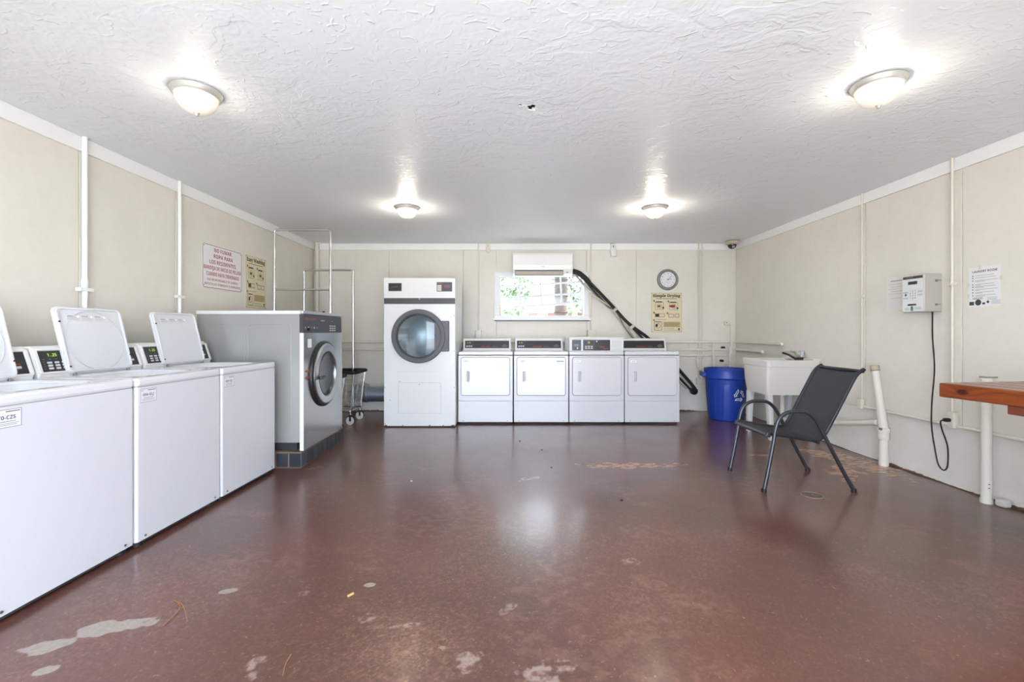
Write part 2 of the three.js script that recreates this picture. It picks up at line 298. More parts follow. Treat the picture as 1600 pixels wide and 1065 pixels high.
// ragged line of floor paint brushed up the foot of the walls
function paintEdge(len, amp) { const pts = [[0, 0]]; const n = Math.round(len / 0.012); for (let i = 0; i <= n; i++) pts.push([i / n * len, 0.003 + amp * sstep(0.3, 0.8, fbm(i * 0.03, amp * 900, 3)) * fbm(i * 0.6, amp * 300, 3)]); pts.push([len, 0]); return extrude(new THREE.Shape(pts.map((p) => new THREE.Vector2(...p))), 0.003); }
const mEdge = std(0x6a4f40, 0.7);
{
  const r = struct('trim_4', paintEdge(RD - 0.02, 0.03), mEdge, [XR - 0.001, 0, ZF - 0.01], 'ragged brown floor paint along the foot of the right wall'); r.rotation.y = Math.PI / 2; r.position.x = XR - 0.0035;
  struct('trim_5', paintEdge(RW - 0.02, 0.028), mEdge, [XL + 0.01, 0, ZB + 0.0005], 'brown floor paint along the foot of the back wall');
}

// ---------------------------------------------------------------- window
{
  const w = WIN.x1 - WIN.x0, h = WIN.y1 - WIN.y0, cx = (WIN.x0 + WIN.x1) / 2, cy = (WIN.y0 + WIN.y1) / 2;
  const o = new THREE.Group(); o.name = 'window_1'; o.position.set(cx, cy, ZB); o.userData = { kind: 'structure', label: 'white framed window with a crooked grid sash under the air conditioner', category: 'window' }; scene.add(o);
  const mW = std(0xe8e8e8, 0.4);
  const frameOf = (W, Hh, t, dep, r) => merge([rbox(W, t, dep, r, 0, Hh / 2 - t / 2, 0), rbox(W, t, dep, r, 0, -Hh / 2 + t / 2, 0), rbox(t, Hh - 2 * t, dep, r, -W / 2 + t / 2, 0, 0), rbox(t, Hh - 2 * t, dep, r, W / 2 - t / 2, 0, 0)]);
  part('window_frame', frameOf(w + 0.06, h + 0.05, 0.07, 0.05, 0.006), mW, o, [0, 0, -0.005]);
  part('window_jamb', frameOf(w - 0.002, h - 0.002, 0.03, 0.115, 0.003), mW, o, [0, 0, -0.09]);
  part('window_sill', rbox(w + 0.1, 0.028, 0.07, 0.006), mW, o, [0, -h / 2 - 0.01, 0.03]);
  part('sill_dark_line', rbox(w + 0.06, 0.01, 0.04, 0.002), std(0x4a4a48, 0.6), o, [0, -h / 2 - 0.029, 0.03]);  // thin dark line along the underside of the sill
  const sash = new THREE.Group(); sash.name = 'sash'; o.add(sash); sash.position.set(0, 0.092, -0.075); sash.rotation.z = 0.06;
  const sw = w - 0.1, sh = 0.43, mullX = [-sw / 2, -sw * 0.262, -0.005, sw * 0.245, sw / 2], barY = [-sh / 2, -0.078, 0.086, sh / 2];
  const bars = [];
  for (const x of mullX) bars.push(box(0.024, sh, 0.024, x, 0, 0)); bars.push(box(0.016, 0.12, 0.02, sw * 0.37, -sh / 2 + 0.067, 0));
  for (const y of barY) bars.push(box(sw, y === barY[0] ? 0.034 : 0.024, 0.025, 0, y, 0));
  part('sash_grid', merge(bars), std(0xdcdde0, 0.4), sash);
  const mPane = phys({ color: 0xe2e6e4, roughness: 0.08, transmission: 1, thickness: 0, ior: 1.45 });
  for (let i = 0; i < 4; i++) for (let j = 0; j < 3; j++) { const x0 = mullX[i] + 0.009, x1 = mullX[i + 1] - 0.009, y0 = barY[j] + 0.01, y1 = barY[j + 1] - 0.009; part('pane', box(x1 - x0, y1 - y0, 0.004), mPane, sash, [(x0 + x1) / 2, (y0 + y1) / 2, 0]); }
}

// ---------------------------------------------------------------- ceiling lamps
const mNickel = std(0xc4c1ba, 0.42, 0.45);
const mDome = (k) => phys({ color: 0xf3eedf, roughness: 0.35, emissive: 0xfff1d8, emissiveIntensity: k, clearcoat: 0.4 });
[[-1.62, -2.33, 0.3, 'round frosted ceiling lamp nearest the no smoking sign'], [1.86, -2.25, 0.6, 'round frosted ceiling lamp on the side of the pay box'], [-1.015, -4.5, 1.15, 'small round ceiling lamp above the tall dryer'], [1.475, -4.5, 1.35, 'small round ceiling lamp above the recycling bin and dryers']].forEach(([x, z, pow, label]) => {
  const l = thing('ceiling_lamp', label, 'ceiling lamp', [x, H, z], 0, 'round ceiling lamps'); l.scale.set(0.8, 0.98, 0.8);
  part('mounting_ring', lathe([[0, 0], [0.146, 0], [0.149, -0.006], [0.146, -0.012], [0.142, -0.018], [0.138, -0.026], [0.131, -0.032], [0.118, -0.034]]), mNickel, l);
  part('glass_dome', lathe([[0.124, -0.03], [0.121, -0.045], [0.113, -0.065], [0.1, -0.083], [0.08, -0.099], [0.055, -0.11], [0.028, -0.116], [0, -0.117]]), mDome(0.1 + 0.42 * pow), l);
  part('finial', lathe([[0.0, -0.132], [0.006, -0.131], [0.01, -0.127], [0.012, -0.121], [0.018, -0.116], [0.018, -0.113]].reverse(), 16), mNickel, l);
  const p = new THREE.PointLight(0xfff2de, LAMP_POWER * pow, 0, 2); p.position.set(0, -0.088, 0); p.shadow.radius = 3; p.castShadow = true; p.name = 'ceiling_lamp_bulb'; l.add(p);
});

// ---------------------------------------------------------------- top-load washers
const consoleTex = (code) => canvasTex(256, 192, (g, w, h) => {
  g.fillStyle = '#1f2024'; g.fillRect(0, 0, w, h); g.strokeStyle = '#5a5c60'; g.strokeRect(6, 6, w - 12, h - 12);
  g.fillStyle = '#8d9094'; g.font = '9px sans-serif'; for (let i = 0; i < 4; i++) { g.fillRect(22, 96 + i * 22, 18, 3); } for (let i = 0; i < 4; i++) g.fillRect(30 + i * 56, 74, 16, 4);
  g.fillStyle = '#26301c'; g.fillRect(78, 16, 92, 44);
  g.fillStyle = '#a8e03a'; g.font = 'bold 36px monospace'; g.textAlign = 'center'; g.fillText(code, 124, 51);
});
const glowTex = (code) => canvasTex(256, 192, (g, w, h) => { g.fillStyle = '#000'; g.fillRect(0, 0, w, h); g.fillStyle = '#a8e03a'; g.font = 'bold 36px monospace'; g.textAlign = 'center'; g.fillText(code, 124, 51); });
const cardTex = canvasTex(192, 192, (g, w, h) => {
  g.fillStyle = '#222327'; g.fillRect(0, 0, w, h); g.fillStyle = '#c04a3a'; g.font = 'bold 17px sans-serif'; g.textAlign = 'center'; g.fillText('SPEED QUEEN', 96, 112);
  g.fillStyle = '#b9b9b6'; g.fillRect(40, 122, 112, 22); g.fillStyle = '#111'; g.fillRect(46, 128, 100, 10); g.fillStyle = '#b85a48'; g.fillRect(56, 148, 80, 3);
});
const stripTex = canvasTex(256, 40, (g, w, h) => { g.fillStyle = '#d2d2d1'; g.fillRect(0, 0, w, h); for (let k = 0; k < 3; k++) { const x = 6 + k * 84; g.fillStyle = '#8f9092'; g.fillRect(x, 5, 40, 6); g.fillStyle = '#b4b5b6'; g.fillRect(x, 15, 70, 3); g.fillRect(x, 22, 74, 3); g.fillRect(x, 29, 62, 3); g.fillStyle = '#f0f0ef'; g.beginPath(); g.arc(x + 62, 12, 8, 0, 7); g.fill(); } });
const tagTex = (code) => canvasTex(256, 176, (g, w, h) => {
  g.fillStyle = '#d9d9dc'; g.fillRect(0, 0, w, h); g.strokeStyle = '#6e6e72'; g.lineWidth = 5; g.strokeRect(3, 3, w - 6, h - 6);
  g.fillStyle = '#54545a'; g.font = 'bold 19px sans-serif'; g.fillText('ID #', 14, 32); g.fillRect(118, 18, 124, 9);
  g.fillStyle = '#36363c'; g.font = 'bold 50px sans-serif'; g.textAlign = 'center'; g.fillText(code, w / 2, 96); g.fillStyle = '#8a8a90'; g.fillRect(52, 114, 152, 7); g.fillRect(24, 134, 208, 5); g.fillRect(40, 148, 176, 5);
});
function washer(d, fx, code, price, lidRing, label) {
  const W = 0.652, D = 0.68, top = 0.887;
  const o = thing('washing_machine', label, 'washer', [fx - D / 2, 0, -d], -0.03, 'top load washers in a row');
  const hole = (s) => { s.holes.push(rrShape(0.40, 0.44, 0.10, 0.06, 0, THREE.Path)); return s; };
  const upright = (g, y) => g.rotateX(-Math.PI / 2).translate(0, y, 0);
  part('cabinet', upright(extrude(hole(rrShape(D, W - 0.004, 0.014)), 0.808, 0.002), 0.03), mEnamel, o);
  part('top_panel', upright(extrude(hole(rrShape(D + 0.004, W - 0.002, 0.02)), 0.047, 0.013), 0.840), mEnamel2, o);
  part('top_gasket', upright(extrude(hole(rrShape(D - 0.004, W - 0.008, 0.014)), 0.008), 0.837), std(0x9a9a9c, 0.7), o);
  part('wash_tub', loft([ring(0.199, 0.219, 0.098, 0.87, 0.06), ring(0.19, 0.21, 0.09, 0.84, 0.06), ring(0.185, 0.205, 0.09, 0.45, 0.06)], false, true), mTub, o);
  part('kick_plate', box(D - 0.05, 0.03, W - 0.04, 0, 0.022, 0), mGap, o);
  for (const x of [-0.3, 0.3]) for (const z of [-0.28, 0.28]) part('foot', cyl(0.02, 0.024, 0.03, 12, x, 0.015, z), mRubber, o);
  for (const z of [-0.27, 0.27]) part('base_screw', cyl(0.006, 0.006, 0.006, 10, D / 2 + 0.001, 0.05, z, 'x'), mScrew, o);
  // sloping console at the back with a display panel and a card panel
  const con = part('console', profile([[-0.335, 0.885], [-0.195, 0.885], [-0.19, 0.9], [-0.238, 1.04], [-0.25, 1.052], [-0.32, 1.052], [-0.335, 1.04]], W - 0.012, 0.008), mPlastic, o);
  const tilt = Math.atan2(0.048, 0.14);
  const face = (z, w, h, tex, glow, name) => {
    const [g, mats] = printed(w, h, 0.006, tex, mFascia, 0.3, glow ? { emissive: 0xffffff, emissiveMap: glow, emissiveIntensity: 0.7 } : {});
    const m = part(name, g, mats, con, [-0.2135, 0.969, z]); m.rotation.set(0, Math.PI / 2, 0); m.rotateX(-tilt); return m;
  };
  const bezel = (z, w) => { const s = rrShape(w + 0.04, 0.142, 0.012); s.holes.push(rrShape(w + 0.002, 0.12, 0.003, 0, 0, THREE.Path)); const m = part('bezel', extrude(s, 0.012, 0.003), mPlastic, con, [-0.2165, 0.969, z]); m.rotation.set(0, Math.PI / 2, 0); m.rotateX(-tilt); };
  bezel(0.222, 0.15); bezel(-0.235, 0.13);
  const dp = face(0.222, 0.15, 0.118, consoleTex(price), glowTex(price), 'display_panel');
  for (let i = 0; i < 3; i++) for (let j = 0; j < 3; j++) part('key', rbox(0.024, 0.011, 0.005, 0.002, -0.028 + i * 0.038, -0.008 - j * 0.0165, 0.0045, 1), mKey, dp);
  const cr = face(-0.235, 0.13, 0.118, cardTex, null, 'card_panel'); part('card_slot', rbox(0.07, 0.008, 0.008, 0.002, 0, -0.023, 0.003, 1), mKey, cr);
  // open lid leaning back on its hinges
  const lid = new THREE.Group(); lid.name = 'lid'; lid.position.set(-0.178, 0.884, -0.03); lid.rotation.z = 0.24; o.add(lid);
  part('lid_shell', extrude(rrShape(0.42, 0.392, 0.035, 0, 0.206), 0.02, 0.006).rotateY(Math.PI / 2), mEnamel2, lid, [-0.018, 0, 0]);
  const lip = rrShape(0.405, 0.377, 0.03, 0, 0.206); lip.holes.push(rrShape(0.383, 0.355, 0.026, 0, 0.206, THREE.Path)); part('lid_lip', extrude(lip, 0.012, 0.003).rotateY(Math.PI / 2), mEnamel2, lid, [0, 0, 0]);
  if (lidRing) part('lid_ring', new THREE.TorusGeometry(0.178, 0.0028, 8, 64).rotateY(Math.PI / 2), std(0xc4c6c8, 0.4), lid, [0.003, 0.2, 0]);
  const [sg, sm] = printed(0.25, 0.036, 0.001, stripTex, mPaper, 0.35); const st = part('instruction_strip', sg, sm, lid, [0.003, 0.335, 0.02]); st.rotation.y = Math.PI / 2;
  for (const z of [-0.17, 0.17]) part('hinge', rbox(0.014, 0.016, 0.02, 0.004, 0.003, 0.006, z), mScrew, lid);
  for (const [y, z] of [[0.31, 0.198], [0.05, 0.195], [0.1, -0.198]]) part('bumper', cyl(0.005, 0.005, 0.006, 10, 0.012, y, z, 'x'), mRubber, lid);
  const [tg, tm] = printed(0.104, 0.072, 0.001, tagTex(code), mPaper, 0.5); const tg2 = part('number_tag', tg, tm, o, [D / 2 + 0.0006, 0.792, W / 2 - 0.075]); tg2.rotation.y = Math.PI / 2;
  return o;
}
washer(2.005, -1.945, '70-CZS', '1.25', true, 'white top load washer tagged 70-CZS with its lid open');
washer(2.661, -1.92, '694-GLJ', '1.25', true, 'white top load washer with round seal on open lid, between two other washers');
washer(3.318, -1.897, '654-GLJ', '1.25', false, 'white top load washer with plain open lid, beside the big steel washer');

// ---------------------------------------------------------------- big front-load washer on its tiled plinth
{
  const px0 = -2.66, px1 = -1.705, pz0 = 3.70, pz1 = 4.63, ph = 0.135;
  const pl = thing('equipment_plinth', 'low concrete plinth faced with dark blue tiles under the steel washer', 'plinth', [(px0 + px1) / 2, 0, -(pz0 + pz1) / 2]);
  const w = px1 - px0, dd = pz1 - pz0;
  part('plinth_core', rbox(w - 0.012, ph, dd - 0.012, 0.004, 0, ph / 2, 0), std(0x74604f, 0.85), pl);
  const tones = [0x22262f, 0x2a2e38, 0x1f2229, 0x30333b].map((c) => std(c, 0.4)); const tg = rbox(0.092, ph - 0.022, 0.01, 0.002, 0, 0, 0, 1);
  let k = 0; const nf = Math.floor(dd / 0.1), ns = Math.floor(w / 0.1);
  for (let i = 0; i < nf; i++) { const m = part('tile', tg, tones[(k += 3, k % 4)], pl, [w / 2 - 0.004, ph / 2, -dd / 2 + 0.05 + i * (dd / nf)]); m.rotation.y = Math.PI / 2; }
  for (let i = 0; i < ns; i++) part('tile', tg, tones[(k += 1, k % 4)], pl, [-w / 2 + 0.05 + i * (w / ns), ph / 2, dd / 2 - 0.004]);

  const o = thing('front_load_washer', 'large stainless steel front load washer with round glass door on a plinth', 'washer', [-2.17, ph, -4.165]);
  const L = -0.425, R = 0.435, w2 = 0.43, top = 1.306 - ph;   // local: front faces +x
  const mSide = std(0x9b9b97, 0.34, 0.3), mWhite = std(0xdcdcda, 0.4), mFront = std(0xb6b5b3, 0.22, 1);
  part('base_frame', rbox(0.8, 0.07, 0.82, 0.004, 0, 0.035, 0), std(0x2b2c30, 0.6), o);
  const body = part('cabinet', rbox(R - L, top - 0.07 - 0.03, 0.855, 0.008, (L + R) / 2, 0.07 + (top - 0.1) / 2, 0), mSide, o);
  for (const z of [-1, 1]) for (const [x0, x1] of [[-0.345, -0.03], [0.0, 0.36]]) { const s = rrShape(x1 - x0, 0.86, 0.03); s.holes.push(rrShape(x1 - x0 - 0.012, 0.848, 0.026, 0, 0, THREE.Path)); part('panel_ridge', extrude(s, 0.004, 0.0018), mSide, body, [(x0 + x1) / 2, 0.63, z > 0 ? 0.4268 : -0.4305]); }
  part('lid_trim', rbox(R - L + 0.012, 0.03, 0.87, 0.006, (L + R) / 2, top - 0.015, 0), mWhite, o);
  // front panel with round opening
  const fs = rrShape(0.868, 0.985, 0.006, 0, 0); fs.holes.push(circlePath(0.235, -0.02, 0.115));
  part('front_panel', extrude(fs, 0.03, 0.003).rotateY(Math.PI / 2), mFront, o, [R + 0.002, 0.03 + 0.985 / 2 - 0.028, 0]);
  part('front_edge', box(0.032, 0.98, 0.004, R + 0.017, 0.03 + 0.985 / 2 - 0.028, 0.4365), mWhite, o);
  const DC = [R + 0.035, 0.495 + 0.115, 0.02];
  part('door_gasket', new THREE.TorusGeometry(0.277, 0.024, 12, 64).rotateY(Math.PI / 2), mBlack, o, [DC[0] + 0.0, DC[1], DC[2]]);
  const door = new THREE.Group(); door.name = 'door'; door.position.set(...DC); o.add(door);
  part('door_ring', lathe([[0.196, 0.0], [0.199, 0.026], [0.206, 0.034], [0.214, 0.037], [0.262, 0.034], [0.274, 0.03], [0.281, 0.02], [0.282, 0.004]]).rotateZ(-Math.PI / 2), mSteel, door);
  part('door_glass', lathe([[0, 0.0], [0.08, 0.001], [0.14, 0.006], [0.18, 0.016], [0.194, 0.03]]).rotateZ(-Math.PI / 2), phys({ color: 0xdde2e4, roughness: 0.03, transmission: 1, thickness: 0, side: THREE.DoubleSide }), door);
  part('door_handle', merge([rbox(0.03, 0.03, 0.1, 0.01, 0.055, -0.02, 0.175), rbox(0.03, 0.026, 0.05, 0.006, 0.03, -0.02, 0.25)]), mDark, door);
  part('drum', lathe([[0.23, 0.1], [0.23, -0.28], [0.2, -0.3], [0, -0.3]]).rotateZ(-Math.PI / 2), std(0xb9bbbd, 0.3, 1, { side: THREE.DoubleSide }), o, [R - 0.07, DC[1], DC[2]]);
  body.geometry = (() => { // the cabinet is open towards the drum
    const s = new THREE.Shape([[-0.4275, 0.07], [0.4275, 0.07], [0.4275, top - 0.03], [-0.4275, top - 0.03]].map((p) => new THREE.Vector2(...p))); s.holes.push(circlePath(0.24, -DC[2], DC[1]));
    return extrude(s, R - L, 0).rotateY(Math.PI / 2).translate(L, 0, 0);
  })();
  // control panel
  const ctl = canvasTex(512, 112, (g, w, h) => {
    g.fillStyle = '#34363f'; g.fillRect(0, 0, w, h); g.fillStyle = '#b0454a'; g.font = 'bold 20px sans-serif'; g.fillText('SPEED QUEEN', 16, 34);
    g.fillStyle = '#9a9da6'; g.fillRect(210, 28, 52, 8); for (let i = 0; i < 5; i++) { g.fillRect(20 + i * 34, 74, 14, 12); g.fillStyle = i % 2 ? '#6c7078' : '#c9cbd0'; } g.fillStyle = '#d5d7da'; for (let j = 0; j < 3; j++) for (let i = 0; i < 3; i++) g.fillRect(330 + i * 32, 62 + j * 15, 24, 8);
    g.fillStyle = '#17181c'; g.beginPath(); g.arc(365, 34, 14, 0, 7); g.fill(); g.fillStyle = '#e4e4e4'; g.beginPath(); g.arc(365, 34, 4, 0, 7); g.fill();
  });
  const [cg, cm] = printed(0.86, 0.155, 0.03, ctl, mDark, 0.35); const cp = part('control_panel', cg, cm, o, [R + 0.01, top - 0.108, 0]); cp.rotation.y = Math.PI / 2;
  part('panel_cap', rbox(0.05, 0.03, 0.868, 0.006, R + 0.002, top - 0.012, 0), mSteel, o);
  part('selector_knob', cyl(0.012, 0.014, 0.022, 16, R + 0.032, top - 0.155, 0.34, 'x'), mBlack, o); part('vent_knob', cyl(0.012, 0.012, 0.018, 14, R + 0.0, top + 0.008, -0.05), mBlack, o);
  part('warning_label', rbox(0.001, 0.075, 0.075, 0.0004, R + 0.0335, top - 0.275, 0.325, 1), mPaper, o);
  for (const y of [0.66, 0.605]) part('caution_label', rbox(0.001, 0.016, 0.07, 0.0004, R + 0.0335, y, 0.37, 1), std(0xa53c2a, 0.5), o);
  part('hose_cap', rbox(0.09, 0.03, 0.04, 0.012, -0.05, top + 0.013, -0.2), mBlack, o);
}

// ---------------------------------------------------------------- tall tumble dryer
{
  const W = 0.848, HT = 1.767, D = 0.77;
  const o = thing('tumble_dryer', 'tall white commercial tumble dryer with big round dark rimmed door', 'dryer', [-1.05, 0, -5.31 - D / 2]);
  const f = D / 2, mEn = phys({ color: 0xd8d8d6, roughness: 0.34, clearcoat: 0.35, clearcoatRoughness: 0.2 });
  const sh = new THREE.Shape([[-W / 2, 0.012], [W / 2, 0.012], [W / 2, HT], [-W / 2, HT]].map((p) => new THREE.Vector2(...p))); sh.holes.push(circlePath(0.262, -0.008, 1.077));
  part('cabinet', extrude(sh, D, 0.004), mEn, o, [0, 0, -f]);
  part('back_plate', box(W - 0.02, HT - 0.05, 0.01, 0, HT / 2, -f - 0.005), mGap, o);
  part('base', box(W - 0.04, 0.02, D - 0.05, 0, 0.01, 0), mGap, o);
  part('header_band', rbox(W - 0.006, 0.07, 0.006, 0.002, 0, 1.494, f + 0.002), std(0x3b3b3d, 0.4), o);
  part('header_button', cyl(0.011, 0.011, 0.01, 16, 0.0, 1.517, f + 0.006, 'z'), mChrome, o);
  const lt = canvasTex(256, 160, (g, w, h) => { g.fillStyle = '#1d1e20'; g.fillRect(0, 0, w, h); g.strokeStyle = '#55575a'; g.lineWidth = 4; g.strokeRect(6, 6, w - 12, h - 12); g.fillStyle = '#77797c'; g.font = '30px serif'; g.fillText('Tumbler', 70, 84); g.beginPath(); g.arc(46, 100, 22, 0, 7); g.stroke(); });
  const rt = canvasTex(256, 150, (g, w, h) => { g.fillStyle = '#2a2422'; g.fillRect(0, 0, w, h); g.fillStyle = '#7a2a26'; g.fillRect(10, 8, 70, 34); g.fillStyle = '#d8d2c4'; for (let i = 0; i < 3; i++) g.fillRect(10, 50 + i * 32, 70, 24); g.fillStyle = '#5c2a28'; g.fillRect(120, 34, 112, 66); g.fillStyle = '#c47a70'; g.font = 'bold 34px monospace'; g.fillText('----', 134, 76); });
  let [g1, m1] = printed(0.155, 0.095, 0.008, lt, mFascia, 0.3); part('coin_panel', g1, m1, o, [-0.42 + 0.13, 1.658, f + 0.002]);
  [g1, m1] = printed(0.182, 0.11, 0.008, rt, mFascia, 0.3); part('display_panel', g1, m1, o, [0.295, 1.662, f + 0.002]);
  const dr = new THREE.Group(); dr.name = 'door'; dr.position.set(-0.008, 1.077, f); o.add(dr);
  const rim = new THREE.Shape(); rim.absarc(0, 0, 0.318, 0, Math.PI * 2); rim.holes.push(circlePath(0.262));
  part('door_rim', extrude(rim, 0.045, 0.008, 48), std(0x4b4b50, 0.42), dr);
  const inner = new THREE.Shape(); inner.absarc(0, 0, 0.268, 0, Math.PI * 2); inner.holes.push(circlePath(0.246)); part('door_seal', extrude(inner, 0.03, 0.004, 48), mBlack, dr, [0, 0, 0.004]);
  part('door_latch', extrude(rrShape(0.17, 0.36, 0.008, 0.275, -0.0), 0.036, 0.006), std(0x505055, 0.42), dr, [0, 0, 0.002]);
  part('door_glass', lathe([[0, 0.012], [0.1, 0.011], [0.2, 0.006], [0.252, 0.0]]).rotateX(Math.PI / 2), phys({ color: 0xe4edf0, roughness: 0.04, transmission: 1, thickness: 0, side: THREE.DoubleSide }), dr, [0, 0, 0.016]);
  for (const y of [-0.16, 0.16]) part('latch_screw', cyl(0.005, 0.005, 0.004, 8, 0.34, y, 0.039, 'z'), mScrew, dr);
  part('drum', lathe([[0.26, 0.0], [0.3, -0.04], [0.36, -0.06], [0.36, -0.6], [0, -0.6]]).rotateX(Math.PI / 2), std(0xb9c3c8, 0.4, 0.35, { side: THREE.DoubleSide }), o, [-0.008, 1.077, f - 0.002]);
  // hinged lint panel with its own screws
  const ls = rrShape(0.51, 0.366, 0.006); ls.holes.push(rrShape(0.502, 0.358, 0.004, 0, 0, THREE.Path));
  part('lint_panel_gap', extrude(ls, 0.0016), std(0xbcbcba, 0.6), o, [0.0, 0.345, f - 0.0004]);
  part('lint_panel', rbox(0.5, 0.356, 0.004, 0.0015, 0, 0.345, f + 0.0008, 1), mEn, o);
  part('seam', box(0.56, 0.002, 0.001, 0, 0.66, f + 0.0005), std(0xbababa, 0.6), o);
  for (const [x, y] of [[-0.005, 0.505], [-0.24, 0.54], [-0.35, 0.32], [-0.41, 0.47], [-0.41, 0.04], [0.41, 0.47], [0.41, 1.32], [0.41, 0.9]]) part('screw', cyl(0.006, 0.006, 0.004, 8, x, y, f + 0.001, 'z'), mScrew, o);
  part('rating_label', rbox(0.09, 0.05, 0.001, 0.0004, -0.345, 1.41, f + 0.0008, 1), std(0xdcdad8, 0.5), o);
  // chipped enamel along the foot
  for (const [x, w] of [[-0.4, 0.03], [-0.2, 0.012], [0.12, 0.02], [0.395, 0.04], [0.28, 0.012]]) part('enamel_chip', rbox(w, 0.012, 0.001, 0.0004, x, 0.02, f + 0.0006, 1), std(0x6b5546, 0.8), o);
}

// ---------------------------------------------------------------- four dryers in a row
const dryFascia = (mode) => canvasTex(768, 128, (g, w, h) => {
  g.fillStyle = mode === 'plain' ? '#262324' : '#2c2b2f'; g.fillRect(0, 0, w, h);
  if (mode !== 'plain') { g.strokeStyle = '#6b6d70'; g.lineWidth = 2; g.strokeRect(10, 8, 128, h - 16); g.fillStyle = '#20261a'; g.fillRect(28, 20, 86, 34); g.fillStyle = '#a2c83c'; g.font = 'bold 28px monospace'; g.fillText('0:00', 36, 47); for (let i = 0; i < 3; i++) { g.fillStyle = '#c2c4c6'; g.fillRect(24 + i * 38, 84, 28, 22); } }
  g.fillStyle = mode === 'plain' ? '#a8402e' : '#c2453c'; g.font = 'bold 24px sans-serif'; g.fillText('SPEED QUEEN', 282, 108); g.fillStyle = '#8f9194'; g.font = '16px sans-serif'; g.fillText('COMMERCIAL', 460, 106);
  g.strokeStyle = '#a6a7a9'; g.lineWidth = 3; g.beginPath(); g.ellipse(690, 92, 44, 14, 0, 0, 7); g.stroke(); g.beginPath(); g.moveTo(658, 92); g.lineTo(722, 92); g.stroke(); g.beginPath(); g.ellipse(690, 74, 22, 8, 0, 3.14, 6.28); g.stroke();
});
const dryGlow = canvasTex(768, 128, (g, w, h) => { g.fillStyle = '#000'; g.fillRect(0, 0, w, h); g.fillStyle = '#a2c83c'; g.font = 'bold 28px monospace'; g.fillText('0:00', 36, 47); });
const texFull = dryFascia('full'), texPlain = dryFascia('plain');
const meterTex = canvasTex(512, 200, (g, w, h) => {
  g.fillStyle = '#2a292d'; g.fillRect(0, 0, w, h); g.strokeStyle = '#696b6f'; g.lineWidth = 3; g.strokeRect(20, 14, 190, h - 28); g.fillStyle = '#1d2418'; g.fillRect(60, 26, 96, 52); g.fillStyle = '#b4e048'; g.font = 'bold 42px monospace'; g.fillText('75', 82, 66);
  g.fillStyle = '#c2c4c6'; for (let i = 0; i < 3; i++) for (let j = 0; j < 2; j++) g.fillRect(36 + i * 54, 112 + j * 34, 40, 22); g.fillStyle = '#e0e0e0'; g.beginPath(); g.arc(258, 28, 14, 0, 7); g.fill();
  g.fillStyle = '#c84a34'; g.font = 'bold 28px sans-serif'; g.fillText('SPEED', 320, 142); g.fillText('QUEEN', 384, 174);
});
const meterGlow = canvasTex(512, 200, (g, w, h) => { g.fillStyle = '#000'; g.fillRect(0, 0, w, h); g.fillStyle = '#b4e048'; g.font = 'bold 42px monospace'; g.fillText('75', 82, 66); });
const coinTex = canvasTex(160, 200, (g, w, h) => { g.fillStyle = '#3b3c42'; g.fillRect(0, 0, w, h); g.fillStyle = '#a9abb0'; g.fillRect(36, 84, 92, 6); g.fillRect(46, 98, 70, 5); g.fillRect(36, 112, 92, 5); g.fillStyle = '#111'; g.fillRect(60, 138, 20, 34); g.fillStyle = '#e8e8ea'; g.fillRect(86, 138, 18, 34); });
const stickerTex = canvasTex(160, 72, (g, w, h) => { g.fillStyle = '#e4e4e4'; g.fillRect(0, 0, w, h); g.strokeStyle = '#9c9ca0'; g.lineWidth = 3; g.strokeRect(2, 2, w - 4, h - 4); g.fillStyle = '#6c6c72'; g.font = 'bold 24px sans-serif'; g.textAlign = 'center'; g.fillText('694-LJ', w / 2, 44); });
